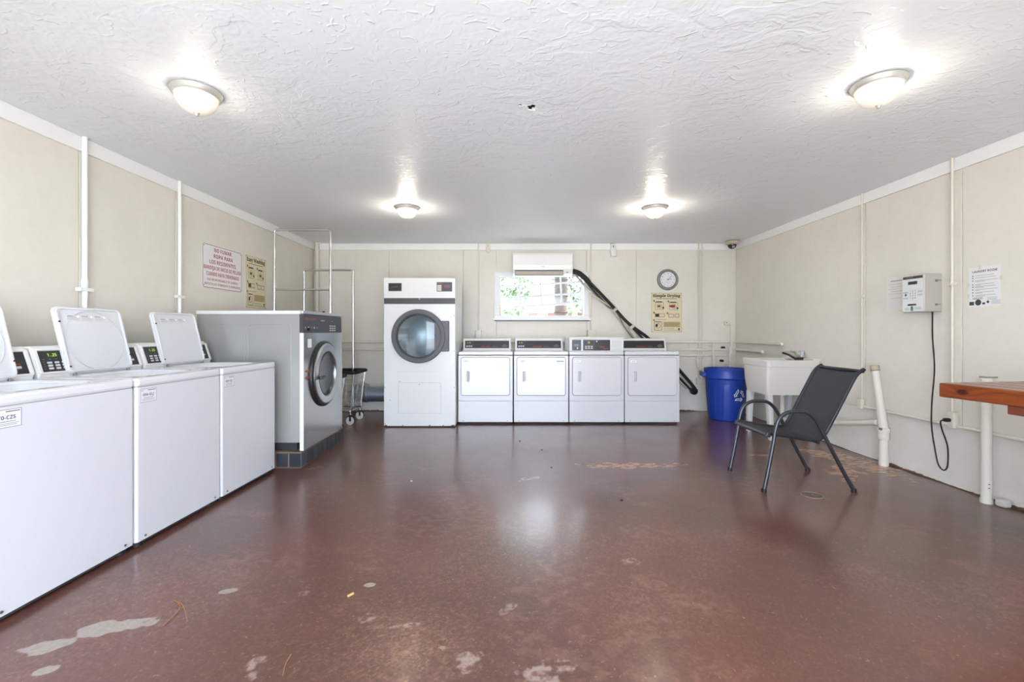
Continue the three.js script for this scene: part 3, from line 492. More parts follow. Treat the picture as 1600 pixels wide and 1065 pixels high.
function dryer(x, kind, label) {
  const W = 0.672, D = 0.74, top = 0.888;
  const o = thing('clothes_dryer', label, 'dryer', [x, 0, -5.49 - D / 2], 0, 'white front load dryers in a row'); const f = D / 2;
  part('cabinet', rbox(W - 0.004, top - 0.05 - 0.022, D - 0.004, 0.006, 0, 0.022 + (top - 0.072) / 2, 0), mEnamel, o);
  part('top_panel', rbox(W, 0.046, D + 0.004, 0.014, 0, top - 0.023, 0.002), mEnamel2, o);
  part('top_gap', box(W - 0.012, 0.006, D - 0.01, 0, top - 0.049, 0), mGap, o);
  part('lower_panel', rbox(W - 0.004, 0.256, 0.012, 0.004, 0, 0.024 + 0.128, f + 0.004), mEnamel, o);
  part('front_panel', rbox(W - 0.004, top - 0.052 - 0.285, 0.012, 0.004, 0, 0.285 + (top - 0.337) / 2, f + 0.003), mEnamel, o);
  part('kick_plate', box(W - 0.03, 0.024, D - 0.06, 0, 0.012, -0.01), mGap, o);
  const DW = 0.592, DH = 0.462, dy = 0.584, dz = f + 0.009;
  const gs = rrShape(DW + 0.014, DH + 0.014, 0.034); gs.holes.push(rrShape(DW - 0.004, DH - 0.004, 0.026, 0, 0, THREE.Path)); part('door_gap', extrude(gs, 0.002), std(0x9b9c9f, 0.6), o, [0, dy, dz - 0.0008]);
  const door = new THREE.Group(); door.name = 'door'; door.position.set(0, dy, dz); o.add(door);
  const ds = rrShape(DW, DH, 0.028); const hx = -DW / 2 + 0.085, hy = 0.0; ds.holes.push(rrShape(0.036, 0.125, 0.016, hx, hy, THREE.Path));
  part('door_panel', extrude(ds, 0.016, 0.005), mEnamel2, door);
  part('handle_cup', box(0.036, 0.125, 0.004, hx, hy, 0.002), std(0xb9babc, 0.5), door);
  part('handle', rbox(0.014, 0.118, 0.022, 0.006, hx - 0.017, hy, 0.014), mEnamel2, door);
  const [g, m] = printed(0.084, 0.036, 0.001, stickerTex, mPaper, 0.5); part('number_sticker', g, m, door, [-DW / 2 + 0.064, DH / 2 - 0.046, 0.0166]);
  if (kind === 'badge') part('energy_badge', rbox(0.09, 0.011, 0.001, 0.0004, DW / 2 - 0.065, DH / 2 - 0.045, 0.0166, 1), std(0x5b6480, 0.5), door);
  for (const s of [-1, 1]) part('foot_screw', cyl(0.006, 0.006, 0.004, 8, s * 0.27, 0.04, f + 0.011, 'z'), mScrew, o);
  if (kind !== 'meter') {
    const zc = f - 0.385;                                   // front foot of the console on the top panel
    const con = part('console', profile([[0, 0], [0.14, 0], [0.14, 0.145], [0.13, 0.155], [0.05, 0.155], [0.035, 0.147]], 0.628, 0.006).rotateY(-Math.PI / 2).rotateY(Math.PI).scale(1, 1, 1), mPlastic, o, [0, top - 0.001, zc]);
    con.rotation.y = 0; const tilt = Math.atan2(0.035, 0.147);
    const [fg, fm] = printed(0.58, 0.1, 0.006, kind === 'plain' ? texPlain : texFull, mFascia, 0.3, kind === 'plain' ? {} : { emissive: 0xffffff, emissiveMap: dryGlow, emissiveIntensity: 0.4 });
    const fa = part('fascia', fg, fm, con, [0, 0.076, -0.0175]); fa.rotation.x = -tilt;
  } else {
    const con = part('meter_case', rbox(W, 0.175, 0.44, 0.012, 0, 0.888 + 0.0855, f - 0.22), mPlastic, o);
    const slot = (x0, w, h, tex, glow, name) => { const [fg, fm] = printed(w, h, 0.008, tex, mFascia, 0.3, glow ? { emissive: 0xffffff, emissiveMap: glow, emissiveIntensity: 0.5 } : {}); return part(name, fg, fm, con, [x0, 0.965, f + 0.002]); };
    slot(-0.245, 0.11, 0.13, coinTex, null, 'coin_panel'); slot(0.0, 0.33, 0.13, meterTex, meterGlow, 'fascia');
    part('vault_door', rbox(0.12, 0.12, 0.006, 0.003, 0.248, 0.965, f + 0.002), std(0xcfd0d0, 0.45), con);
    part('case_brow', rbox(W + 0.004, 0.02, 0.03, 0.006, 0, 1.052, f - 0.004), mPlastic, con);
  }
  return o;
}
dryer(-0.278, 'full', 'white front load dryer next to the tall tumble dryer');
dryer(0.404, 'badge', 'white front load dryer with a small blue badge on the door');
dryer(1.083, 'meter', 'white front load dryer with a tall coin meter case on top');
dryer(1.762, 'plain', 'white front load dryer with plain black console and no display, last before the bin');

// ---------------------------------------------------------------- laundry carts with hanging rails
function cart(d, top, bar, label, zdepth = 0.46) {
  const x0 = -2.56, x1 = -1.945, o = thing('laundry_cart', label, 'laundry cart', [(x0 + x1) / 2, 0, -d], 0, 'chrome laundry carts'); const hw = (x1 - x0) / 2, hd = zdepth / 2;
  part('hanging_frame', poly([[-hw, 0.2, 0], [-hw, top, 0], [hw, top, 0], [hw, 0.2, 0]], 0.0125, 10, 0.03), mChrome, o);
  if (bar) part('hanging_rail', poly([[-hw, bar, 0], [hw, bar, 0]], 0.0105), mChrome, o);
  for (const s of [-1, 1]) part('frame_coupling', cyl(0.017, 0.017, 0.03, 12, s * hw, bar ?? top - 0.42, 0), mChrome, o);
  const bx = hw + 0.1, wires = [];
  const R = (y, k) => [[-bx * k, y, -hd * k], [bx * k, y, -hd * k], [bx * k, y, hd * k], [-bx * k, y, hd * k], [-bx * k, y, -hd * k]];
  for (let i = 0; i < 7; i++) { const t = i / 6; wires.push(poly(R(0.2 + t * 0.42, 0.84 + t * 0.13), 0.003, 5, 0.02)); }
  const wire = (ax, az) => wires.push(poly([[ax * 0.84, 0.2, az * 0.84], [ax * 0.97, 0.62, az * 0.97]], 0.0022, 5));
  for (let i = -5; i <= 5; i++) { wire(bx * i / 5, hd); wire(bx * i / 5, -hd); } for (let i = -3; i <= 3; i++) { wire(bx, hd * i / 4); wire(-bx, hd * i / 4); }
  for (let i = -4; i <= 4; i++) wires.push(poly([[bx * 0.84 * i / 5, 0.2, -hd * 0.84], [bx * 0.84 * i / 5, 0.2, hd * 0.84]], 0.0022, 5));
  part('wire_basket', merge(wires), mChrome, o);
  part('bumper', poly(R(0.635, 1.0), 0.021, 10, 0.05), mRubber, o);
  part('base_frame', merge([poly(R(0.165, 0.86), 0.011, 8, 0.03), ...[-1, 1].flatMap((a) => [-1, 1].map((b) => poly([[a * bx * 0.84, 0.165, b * hd * 0.84], [a * bx * 0.95, 0.63, b * hd * 0.95]], 0.007, 6)))]), mChrome, o);
  for (const sx of [-1, 1]) for (const sz of [-1, 1]) {
    const c = new THREE.Group(); c.name = 'caster'; c.position.set(sx * bx * 0.82, 0, sz * hd * 0.8); o.add(c);
    part('wheel', cyl(0.05, 0.05, 0.026, 24, 0, 0.05, 0, 'z'), std(0xc8c8c6, 0.35), c); part('tyre', new THREE.TorusGeometry(0.045, 0.012, 8, 28).translate(0, 0.055, 0), mRubber, c);
    part('fork', merge([box(0.024, 0.075, 0.004, 0.004, 0.082, 0.02), box(0.024, 0.075, 0.004, 0.004, 0.082, -0.02), box(0.036, 0.006, 0.046, 0, 0.12, 0), cyl(0.009, 0.009, 0.05, 10, 0, 0.14, 0)]), mChrome, c);
  }
  return o;
}
cart(4.905, 2.245, 1.59, 'chrome laundry cart with tall double hanging rail behind the steel washer', 0.4);
cart(5.62, 1.90, null, 'chrome wire laundry cart with black bumper near the corner pipe', 0.44);

// ---------------------------------------------------------------- dryer exhaust duct
{
  const o = thing('exhaust_duct', 'blue grey metal exhaust duct running into the tall dryer', 'duct', [0, 0.29, -6.03]);
  const mDuct = std(0x8d9aa6, 0.34, 0.75);
  part('duct_pipe', cyl(0.098, 0.098, 0.42, 32, -1.69, 0, 0, 'x'), mDuct, o);
  const el = []; for (let i = 0; i < 5; i++) { const a0 = i / 5 * Math.PI / 2, a1 = (i + 1) / 5 * Math.PI / 2, R = 0.16; const L0 = [], L1 = []; for (let k = 0; k < 28; k++) { const t = -k / 28 * Math.PI * 2; for (const [a, L, rr0] of [[a0, L0, 0.106], [a1, L1, 0.1]]) { const rad = R + rr0 * Math.cos(t); L.push([-1.9 - rad * Math.sin(a), rr0 * Math.sin(t), -R + rad * Math.cos(a)]); } } el.push(loft([L0, L1], false, false)); }
  part('duct_elbow', merge(el), mDuct, o);
  part('duct_collar', cyl(0.108, 0.108, 0.022, 32, -1.895, 0, 0, 'x'), mSteel, o);
  part('wall_collar', cyl(0.12, 0.12, 0.18, 28, -2.06, 0, -0.25, 'z'), mSteel, o);
}

// ---------------------------------------------------------------- pipes and conduits
const wallFace = { left: XL + 0.012, right: XR - 0.012, back: ZB + 0.012 };
function riser(name, label, x, z, y0, y1, r, opts = {}) {   // vertical conduit in front of the trim
  const o = thing(name, label, opts.cat ?? 'conduit', [x, 0, z]); const m = opts.mat ?? mPipe;
  part('conduit_run', cyl(r, r, y1 - y0, 14, 0, (y0 + y1) / 2, 0), m, o);
  for (const y of opts.couplings ?? []) part('coupling', cyl(r * 1.28, r * 1.28, 0.05, 14, 0, y, 0), m, o);
  for (const y of opts.straps ?? []) part('strap', box(opts.side ? r * 2.3 : r * 6, 0.022, opts.side ? r * 6 : r * 2.3, 0, y, 0), m, o);
  return o;
}
riser('conduit', 'cream wall conduit rising behind the lid of the middle washer', wallFace.left + 0.036, -2.88, 0, H, 0.015, { couplings: [1.44], straps: [1.4], side: true, mat: mTrim });
riser('conduit', 'cream wall conduit rising behind the plain lidded washer', wallFace.left + 0.034, -3.715, 0, H, 0.013, { straps: [1.42], side: true, mat: mTrim });
riser('corner_pipe', 'thick cream pipe standing in the corner behind the laundry carts', XL + 0.075, ZB + 0.062, 0, H, 0.028, { cat: 'pipe', mat: mPipe });
riser('conduit', 'thin conduit dropping to a switch box beside the air conditioner window', -0.42, wallFace.back + 0.03, 1.12, H, 0.009);
riser('conduit', 'thin conduit dropping to a box right of the window', 1.172, wallFace.back + 0.03, 1.12, H, 0.009);
riser('conduit', 'thin double conduit dropping past the clock towards the bin, outer tube', 2.695, wallFace.back + 0.03, 0.46, H, 0.009);
riser('conduit', 'thin double conduit dropping past the clock towards the bin, inner tube', 2.745, wallFace.back + 0.03, 0.46, H, 0.009);
riser('conduit', 'thin conduit on the right wall between the sink and the pay box', wallFace.right - 0.03, -4.056, 0.52, H, 0.0062, { straps: [1.45], side: true });
riser('conduit', 'cream conduit on the right wall beside the laundry room notice', wallFace.right - 0.036, -3.225, 0.54, H, 0.0085, { couplings: [1.5], straps: [1.475], side: true });
function boxThing(name, label, cat, pos, w, h, d, extra) {
  const o = thing(name, label, cat, pos); part('box_body', rbox(w, h, d, 0.005), mPipe, o); extra?.(o); return o;
}
boxThing('switch_box', 'small cream electrical box above the first white dryer', 'electrical box', [-0.42, 1.09, wallFace.back + 0.03], 0.085, 0.12, 0.06, (o) => { part('cable_gland', cyl(0.014, 0.014, 0.05, 12, -0.02, -0.08, 0), mScrew, o); part('cable_gland', cyl(0.014, 0.014, 0.05, 12, 0.02, -0.08, 0), mScrew, o); });
boxThing('switch_box', 'small cream electrical box above the dryer with coin meter', 'electrical box', [1.172, 1.09, wallFace.back + 0.03], 0.1, 0.12, 0.06);
boxThing('outlet_box', 'cream outlet box on back wall beside the recycling bin', 'electrical box', [2.72, 0.43, wallFace.back + 0.03], 0.11, 0.085, 0.06, (o) => { for (const x of [-0.02, 0.02]) part('box_screw', cyl(0.004, 0.004, 0.004, 8, x, 0.02, 0.031, 'z'), mScrew, o); });
single('cable', 'thin grey cable drooping to the box above the meter dryer', 'cable', tube([[0.82, 1.03, wallFace.back + 0.01], [0.95, 1.06, wallFace.back + 0.01], [1.1, 1.075, wallFace.back + 0.012]], 0.006, 24, 8), mPipe);
// supply pipes along back and right wall
const zp = wallFace.back + 0.06, zb = wallFace.back + 0.095, xp = wallFace.right - 0.035;
function run(label, pts, r, name = 'supply_pipe', fit = []) {
  const o = thing(name, label, 'pipe'); part('pipe_run', poly(pts, r, 12, 0.035), mPipeWhite, o);
  for (const [x, y, z, axis] of fit) part('fitting', cyl(r * 1.35, r * 1.35, 0.045, 12, x, y, z, axis), mPipeWhite, o); return o;
}
run('upper cream supply pipe along the back wall, turning onto the right wall', [[-2.62, 0.985, zp], [xp, 0.985, zp], [xp, 0.985, -5.23]], 0.016, 'supply_pipe', [[2.6, 0.985, zp, 'x'], [xp, 0.985, -5.27, 'z']]);
run('lower cream supply pipe along the back wall, turning onto the right wall', [[-2.62, 0.878, zp], [xp, 0.878, zp], [xp, 0.878, -5.62]], 0.016, 'supply_pipe', [[2.6, 0.878, zp, 'x'], [2.8, 0.878, zp, 'x'], [xp, 0.878, -5.65, 'z']]);
run('short cream branch pipe below the supply pipes, joined to a riser', [[2.32, 0.80, zb], [3.13, 0.80, zb], [3.13, 1.245, zb]], 0.014, 'branch_pipe', [[2.55, 0.8, zb, 'x']]);
part('pipe_clip', rbox(0.03, 0.02, 0.14, 0.004, 2.86, 0.935, zb - 0.03), mPipeWhite, run('cream drop pipe behind the recycling bin crossing the supply pipes', [[2.86, 0.97, zb + 0.028], [2.86, 0.45, zb + 0.028]], 0.012, 'branch_pipe'));
part('pipe_clip', rbox(0.03, 0.02, 0.15, 0.004, 3.085, 0.66, zb - 0.022), mPipeWhite, run('short cream stub pipe between the recycling bin and corner', [[3.085, 0.92, zb + 0.045], [3.085, 0.62, zb + 0.045]], 0.012, 'branch_pipe'));
run('wide white stub pipe rising just behind the bin rim', [[2.91, 0.77, zp - 0.01], [2.91, 0.3, zp - 0.01]], 0.024, 'branch_pipe');
run('thin link pipe joining the two supply pipes near the poster', [[2.55, 0.955, zp - 0.003], [2.55, 0.91, zp - 0.003]], 0.011, 'branch_pipe');
{
  const o = thing('hose_bib', 'white valve hanging under the branch pipe left of the bin', 'valve', [2.655, 0.785, zb]);
  part('valve_body', merge([cyl(0.014, 0.014, 0.1, 12, 0, -0.05, 0), cyl(0.02, 0.02, 0.04, 12, 0, -0.07, 0), cyl(0.012, 0.012, 0.05, 10, 0, -0.07, 0.03, 'z')]), mPipeWhite, o);
  part('valve_handle', new THREE.TorusGeometry(0.022, 0.006, 8, 18).translate(0, -0.07, 0.056), mPipeWhite, o); part('hose_thread', cyl(0.013, 0.013, 0.06, 12, 0, -0.13, 0.0), mPipeWhite, o);
}
for (const [x, y, l] of [[3.04, 0.905, 'upper dark pipe stub poking from the back wall by the corner'], [3.02, 0.72, 'lower dark pipe stub poking from the back wall by the corner']]) single('pipe_stub', l, 'pipe', cyl(0.018, 0.018, 0.06, 14, 0, 0, 0, 'z'), mRubber, [x, y, wallFace.back + 0.03]);
boxThing('wall_plate', 'small white plate at the top of the branch riser in the corner', 'wall plate', [3.1, 1.255, wallFace.back + 0.02], 0.07, 0.06, 0.04, (o) => part('plate_hole', cyl(0.008, 0.008, 0.004, 10, -0.012, 0.004, 0.02, 'z'), mGap, o));
// right wall: conduit at knee height and its boxes
{
  const y = 0.455;
  run('thin cream conduit running level along the right wall at knee height', [[xp + 0.012, y, -4.04], [xp + 0.012, y, 0.6]], 0.011, 'wall_conduit', [[xp + 0.012, y, -3.0, 'z']]);
  boxThing('outlet_box', 'cream outlet box on right wall below the thin conduit near the chair', 'electrical box', [xp + 0.005, 0.475, -4.07], 0.035, 0.09, 0.045);
  const ob = boxThing('outlet_box', 'cream outlet box on right wall with a black plug in it', 'electrical box', [xp + 0.005, 0.495, -3.225], 0.036, 0.115, 0.048);
  part('cover_plate', rbox(0.004, 0.1, 0.042, 0.002, -0.0195, 0, 0), mPipe, ob);
}
// drain stack with cap
{
  const o = thing('drain_stack', 'leaning white drain pipe with capped top and threaded coupling on right wall', 'pipe', [3.172, 0, -3.785]);
  const m = mPipeWhite; part('base_pipe', cyl(0.032, 0.035, 0.24, 24, 0, 0.12, 0), m, o);
  part('coupling', lathe([[0.032, 0.222], [0.042, 0.225], [0.043, 0.262], [0.038, 0.266], [0.038, 0.282], [0.044, 0.288], [0.044, 0.318], [0.03, 0.322]], 28), m, o);
  const up = new THREE.Group(); up.name = 'upper_pipe'; up.position.set(0, 0.31, 0); up.rotation.x = -0.15; up.rotation.z = 0.02; o.add(up);
  part('tee', merge([cyl(0.034, 0.034, 0.16, 24, 0, 0.06, 0)]), m, up); part('pipe_section', cyl(0.028, 0.029, 0.42, 24, 0, 0.3, 0), m, up); part('collar', cyl(0.036, 0.036, 0.03, 24, 0, 0.13, 0), m, up);
  part('cap', lathe([[0.028, 0.49], [0.033, 0.492], [0.033, 0.53], [0.03, 0.536], [0, 0.537]], 24), std(0xb9a98a, 0.5), up); part('cap_band', new THREE.TorusGeometry(0.0315, 0.004, 8, 28).rotateX(Math.PI / 2).translate(0, 0.493, 0), mScrew, up);
  part('collar', cyl(0.036, 0.036, 0.022, 24, 0, -0.005, 0), m, up); part('clamp_bolt', rbox(0.02, 0.02, 0.026, 0.004, -0.036, 0.312, 0.015), mScrew, o);
}
run('cream waste pipe running from the sink to the leaning drain stack', [[3.16, 0.19, -4.6], [3.16, 0.352, -3.84]], 0.024, 'waste_pipe', []);
{
  const o = thing('standpipe', 'straight white standpipe against the right wall behind the wooden table', 'pipe', [3.16, 0, -2.96]);
  part('pipe_section', cyl(0.028, 0.028, 0.825, 28, 0, 0.4125, 0), mPipeWhite, o); part('base_collar', cyl(0.032, 0.033, 0.03, 28, 0, 0.015, 0), mPipeWhite, o);
  part('top_strap', merge([box(0.075, 0.01, 0.004, 0.015, 0.83, 0.02), box(0.004, 0.01, 0.05, -0.02, 0.83, 0)]), std(0x8f8675, 0.5), o);
  for (const y of [0.105, 0.13]) part('rust_hole', cyl(0.005, 0.005, 0.004, 8, 0, y, 0), std(0x3a2c22, 0.8), o, [-0.01, 0, 0.0262]);
  part('floor_clamp', rbox(0.06, 0.05, 0.06, 0.016, 0.035, 0.025, 0.07), std(0xcfcbc3, 0.6), o);
}

// ---------------------------------------------------------------- signs and posters
function wallSheet(name, label, cat, w, h, t, tex, pos, turn, extra, rough = 0.5) {
  const o = thing(name, label, cat, pos, turn); const [g, m] = printed(w, h, t, tex, mPaper, rough); part('sheet', g, m, o); extra?.(o); return o;
}
const signTex = canvasTex(900, 620, (g, w, h) => {
  g.fillStyle = '#e6e2e0'; g.fillRect(0, 0, w, h); g.strokeStyle = '#7a2a30'; g.lineWidth = 7; g.beginPath(); g.roundRect(12, 12, w - 24, h - 24, 26); g.stroke();
  g.fillStyle = '#9c2733'; g.textAlign = 'center'; const line = (s, y, px, wide) => { g.font = `bold ${px}px sans-serif`; g.save(); g.translate(w / 2, y); const k = wide / g.measureText(s).width; g.scale(k, 1); g.fillText(s, 0, 0); g.restore(); };
  line('NO FUMAR.', 96, 76, 420); line('ROPA PARA', 182, 76, 440); line('LOS RESIDENTES.', 268, 76, 620); line('BANDEJA DE VACIO DE PELUSA', 352, 74, 850); line('CUANDO HAYA TERMINADO', 438, 74, 740);
  g.fillStyle = '#a35a60'; line('NO RESPONSABLE DE DAÑOS,', 508, 44, 700); line('ARTICULOS ROBADOS O PERDIDOS', 570, 44, 820);
});
wallSheet('notice_sign', 'white metal sign with red Spanish no smoking text', 'sign', 0.6, 0.41, 0.004, signTex, [wallFace.left + 0.004, 1.735, -4.33], Math.PI / 2, (o) => { for (const [x, y] of [[-0.28, 0.18], [0.28, 0.18], [-0.28, -0.18], [0.28, -0.18]]) part('screw', cyl(0.005, 0.005, 0.004, 8, x, y, 0.003, 'z'), mScrew, o); });
const guideTex = (title, red) => canvasTex(440, 600, (g, w, h) => {
  g.fillStyle = '#dccfae'; g.fillRect(0, 0, w, h); g.strokeStyle = '#a89a6c'; g.lineWidth = 3; g.strokeRect(8, 8, w - 16, h - 16);
  g.fillStyle = '#2a2418'; g.font = 'bold 56px serif'; g.textAlign = 'center'; const k = 390 / g.measureText(title).width; g.save(); g.translate(w / 2, 66); g.scale(k, 1); g.fillText(title, 0, 0); g.strokeStyle = '#2a2418'; g.lineWidth = 3; g.strokeText(title, 0, 0); g.restore();
  g.fillStyle = '#8a6a3a'; g.fillRect(70, 88, 300, 8); g.textAlign = 'left';
  const num = (n, x, y) => { g.fillStyle = '#1d1912'; g.beginPath(); g.arc(x, y, 12, 0, 7); g.fill(); g.lineWidth = 5; g.strokeStyle = '#1d1912'; g.beginPath(); g.moveTo(x, y); g.lineTo(x + 16, y + 24); g.stroke(); g.fillStyle = '#d9cfa6'; g.font = 'bold 16px sans-serif'; g.fillText(n, x - 5, y + 6); };
  const machine = (x, y) => { g.strokeStyle = '#54492f'; g.lineWidth = 4; g.strokeRect(x, y + 14, 116, 108); g.fillStyle = '#1f1b14'; g.fillRect(x + 8, y, 90, 14); g.beginPath(); g.arc(x + 58, y + 70, 34, 0, 7); g.stroke(); g.fillStyle = '#4a4030'; g.fillRect(x + 34, y + 56, 40, 30); g.fillStyle = '#1f1b14'; g.beginPath(); g.arc(x + 112, y + 96, 14, 0, 7); g.fill(); };
  num('1', 42, 122); machine(60, 132); num('2', 246, 132); machine(262, 138); if (red) { g.fillStyle = '#8c2a32'; g.fillRect(280, 186, 62, 34); g.beginPath(); g.moveTo(250, 204); g.lineTo(280, 186); g.lineTo(280, 222); g.fill(); }
  num('3', 42, 300); g.fillStyle = '#1f1b14'; g.fillRect(64, 322, 52, 38); g.strokeStyle = '#54492f'; g.strokeRect(60, 318, 130, 46); num('4', 232, 308); g.strokeRect(252, 324, 66, 46); g.strokeRect(340, 324, 56, 46);
  g.fillStyle = '#8a7a50'; g.fillRect(70, 404, 150, 5); num('5', 40, 412); g.strokeRect(48, 440, 104, 126); g.fillStyle = '#1f1b14'; g.fillRect(66, 436, 66, 10); g.fillRect(66, 474, 30, 40); g.beginPath(); g.arc(100, 500, 34, 0, 7); g.stroke();
  g.fillStyle = '#b3a473'; g.fillRect(178, 440, 236, 78); g.fillStyle = '#8a7a50'; for (let i = 0; i < 5; i++) g.fillRect(188, 450 + i * 13, 210, 4); g.fillRect(180, 540, 150, 5); g.fillRect(180, 566, 200, 4); g.fillStyle = '#1f1b14'; g.beginPath(); g.arc(396, 548, 13, 0, 7); g.fill(); g.fillRect(382, 566, 34, 7);
});
const pins = (w, h) => (o) => { for (const [x, y] of [[-1, 1], [1, 1], [-1, -1], [1, -1]]) part('pin', cyl(0.006, 0.006, 0.004, 10, x * (w / 2 - 0.012), y * (h / 2 - 0.012), 0.003, 'z'), mScrew, o); };
wallSheet('instruction_poster', 'tan Easy Washing instruction poster beside the Spanish sign', 'poster', 0.395, 0.56, 0.003, guideTex('Easy Washing', false), [wallFace.left + 0.003, 1.663, -4.893], Math.PI / 2, pins(0.395, 0.56));
wallSheet('instruction_poster', 'tan Simple Drying instruction poster under the round clock', 'poster', 0.44, 0.566, 0.003, guideTex('Simple Drying', true), [2.25, 1.402, wallFace.back + 0.003], 0, pins(0.44, 0.566));
const noticeTex = canvasTex(425, 550, (g, w, h) => {
  g.fillStyle = '#e4e2e0'; g.fillRect(0, 0, w, h); g.fillStyle = '#2d2d31'; g.font = 'bold 42px sans-serif'; g.fillText('LAUNDRY ROOM', 50, 76);
  [118, 148, 186, 238, 270, 310, 350, 392].forEach((y, i) => { g.fillStyle = '#202024'; g.beginPath(); g.arc(58, y, 8, 0, 7); g.fill(); g.fillStyle = '#8d8d92'; g.fillRect(88, y - 3, 250 + (i % 3) * 24, 5); if (i > 1) g.fillRect(88, y + 11, 60 + (i * 37) % 90, 5); });
  g.fillStyle = '#3a3a3e'; g.strokeStyle = '#3a3a3e'; g.lineWidth = 4; for (let i = 0; i < 5; i++) g.strokeRect(58 + i * 28, 424, 20, 20); g.fillRect(10, 476, 66, 50); g.beginPath(); g.arc(132, 490, 42, 0, 7); g.fill(); g.fillRect(186, 494, 40, 26); g.beginPath(); g.arc(262, 488, 18, 0, 7); g.fill(); g.fillStyle = '#a2a2a6'; for (let i = 0; i < 7; i++) g.fillRect(250 + (i > 2 ? 56 : 0), 424 + i * 15, 130, 5);
});
wallSheet('paper_notice', 'white laundry room rules sheet taped beside the tall conduit', 'notice', 0.205, 0.272, 0.001, noticeTex, [wallFace.right - 0.002, 1.437, -3.04], -Math.PI / 2, (o) => { o.rotation.z = 0; for (const [x, y] of [[-0.105, 0.02], [-0.105, -0.06], [0.103, 0.05], [-0.03, 0.135]]) part('tape', rbox(0.014, 0.03, 0.0006, 0.0002, x, y, 0.0008, 1), std(0xd9d5c8, 0.25), o); }, 0.6);
const priceTex = canvasTex(340, 440, (g, w, h) => { g.fillStyle = '#e2e0dc'; g.fillRect(0, 0, w, h); g.fillStyle = '#9a9a9e'; g.fillRect(60, 44, 220, 12); g.fillStyle = '#b9b8ba'; [90, 122, 150, 182, 214, 268].forEach((y, i) => g.fillRect(30 + (i % 2) * 40, y, 240 - (i % 3) * 46, 6)); });
wallSheet('paper_notice', 'faded white sheet partly tucked behind the pay box', 'notice', 0.216, 0.285, 0.001, priceTex, [wallFace.right - 0.002, 1.443, -3.715], -Math.PI / 2, (o) => part('tape', rbox(0.04, 0.016, 0.0006, 0.0002, 0.03, -0.14, 0.0008, 1), std(0xd9d5c8, 0.25), o), 0.65);

// clock
{
  const o = thing('wall_clock', 'round grey wall clock with white dial above the poster', 'clock', [2.263, 1.868, wallFace.back]);
  const dial = canvasTex(256, 256, (g, w) => { g.fillStyle = '#e4e4e6'; g.fillRect(0, 0, w, w); g.translate(128, 128); g.fillStyle = '#4a4a50'; g.textAlign = 'center'; g.font = 'bold 22px sans-serif'; for (let i = 1; i <= 12; i++) { const a = i / 12 * Math.PI * 2; g.fillText(String(i), Math.sin(a) * 98, -Math.cos(a) * 98 + 8); } g.fillStyle = '#b4b4b8'; g.fillRect(-40, 38, 80, 5); });
  part('clock_case', lathe([[0, 0.001], [0.148, 0.001], [0.151, 0.012], [0.148, 0.026], [0.14, 0.034], [0.128, 0.036], [0.12, 0.03], [0.115, 0.02]], 64).rotateX(Math.PI / 2), std(0x8f8f8e, 0.4, 0.4), o);
  part('clock_lip', new THREE.TorusGeometry(0.116, 0.005, 8, 64).translate(0, 0, 0.024), std(0x4e4e50, 0.45), o);
  part('dial', new THREE.CircleGeometry(0.116, 64).translate(0, 0, 0.018), std(0xffffff, 0.5, 0, { map: dial }), o);
  const hand = (len, w, a, z, name) => { const m = part(name, box(w, len, 0.0015, 0, len / 2 - 0.012, 0), mBlack, o, [0, 0, z]); m.rotation.z = -a; };
  hand(0.065, 0.005, 1.35, 0.0205, 'hour_hand'); hand(0.095, 0.004, 0.78, 0.023, 'minute_hand'); part('hub', cyl(0.007, 0.007, 0.006, 12, 0, 0, 0.023, 'z'), mBlack, o);
}

// ---------------------------------------------------------------- air conditioner and its line set
{
  const w = 0.832, h = 0.318, o = thing('air_conditioner', 'white split air conditioner mounted over the window', 'air conditioner', [0.478, 1.905, wallFace.back]);
  const mAC = phys({ color: 0xeceae6, roughness: 0.25, clearcoat: 0.5, clearcoatRoughness: 0.15 });
  const pr = [[0, 0.0], [0.12, 0.0], [0.165, 0.03], [0.192, 0.085], [0.2, 0.14], [0.198, 0.29], [0.186, h - 0.006], [0.17, h], [0, h]];
  part('housing', profile(pr, w, 0.006).rotateY(-Math.PI / 2), mAC, o);
  const s = [[0.2015, 0.095], [0.2045, 0.14], [0.2025, 0.285], [0.192, h - 0.004], [0.188, h - 0.004], [0.196, 0.28], [0.199, 0.14], [0.197, 0.095]]; part('front_cover', profile(s, w - 0.012, 0.001).rotateY(-Math.PI / 2), mAC, o);
  part('top_grille', rbox(w - 0.05, 0.008, 0.14, 0.002, 0, h + 0.001, 0.09), std(0xb7b4aa, 0.5), o);
  part('outlet_slot', rbox(0.665, 0.085, 0.012, 0.003, -0.05, 0.046, 0.181), std(0x26241f, 0.7), o, null, [0, 0, 0]).rotation.x = 0.0;
  const lv = part('louvre', rbox(0.655, 0.054, 0.006, 0.002), std(0xbfb3a4, 0.45), o, [-0.05, 0.036, 0.19]); lv.rotation.x = -0.2;
  for (let i = 0; i < 2; i++) part('louvre_blade', rbox(0.65, 0.005, 0.03, 0.002, -0.05, 0.03 + i * 0.03, 0.172), std(0xaea69a, 0.5), o);
  part('indicator', rbox(0.022, 0.012, 0.004, 0.002, 0.34, 0.045, 0.177), mDark, o); part('maker_badge', rbox(0.05, 0.009, 0.001, 0.0004, 0.0, 0.122, 0.2035, 1), std(0x9b9b9b, 0.5), o);
}
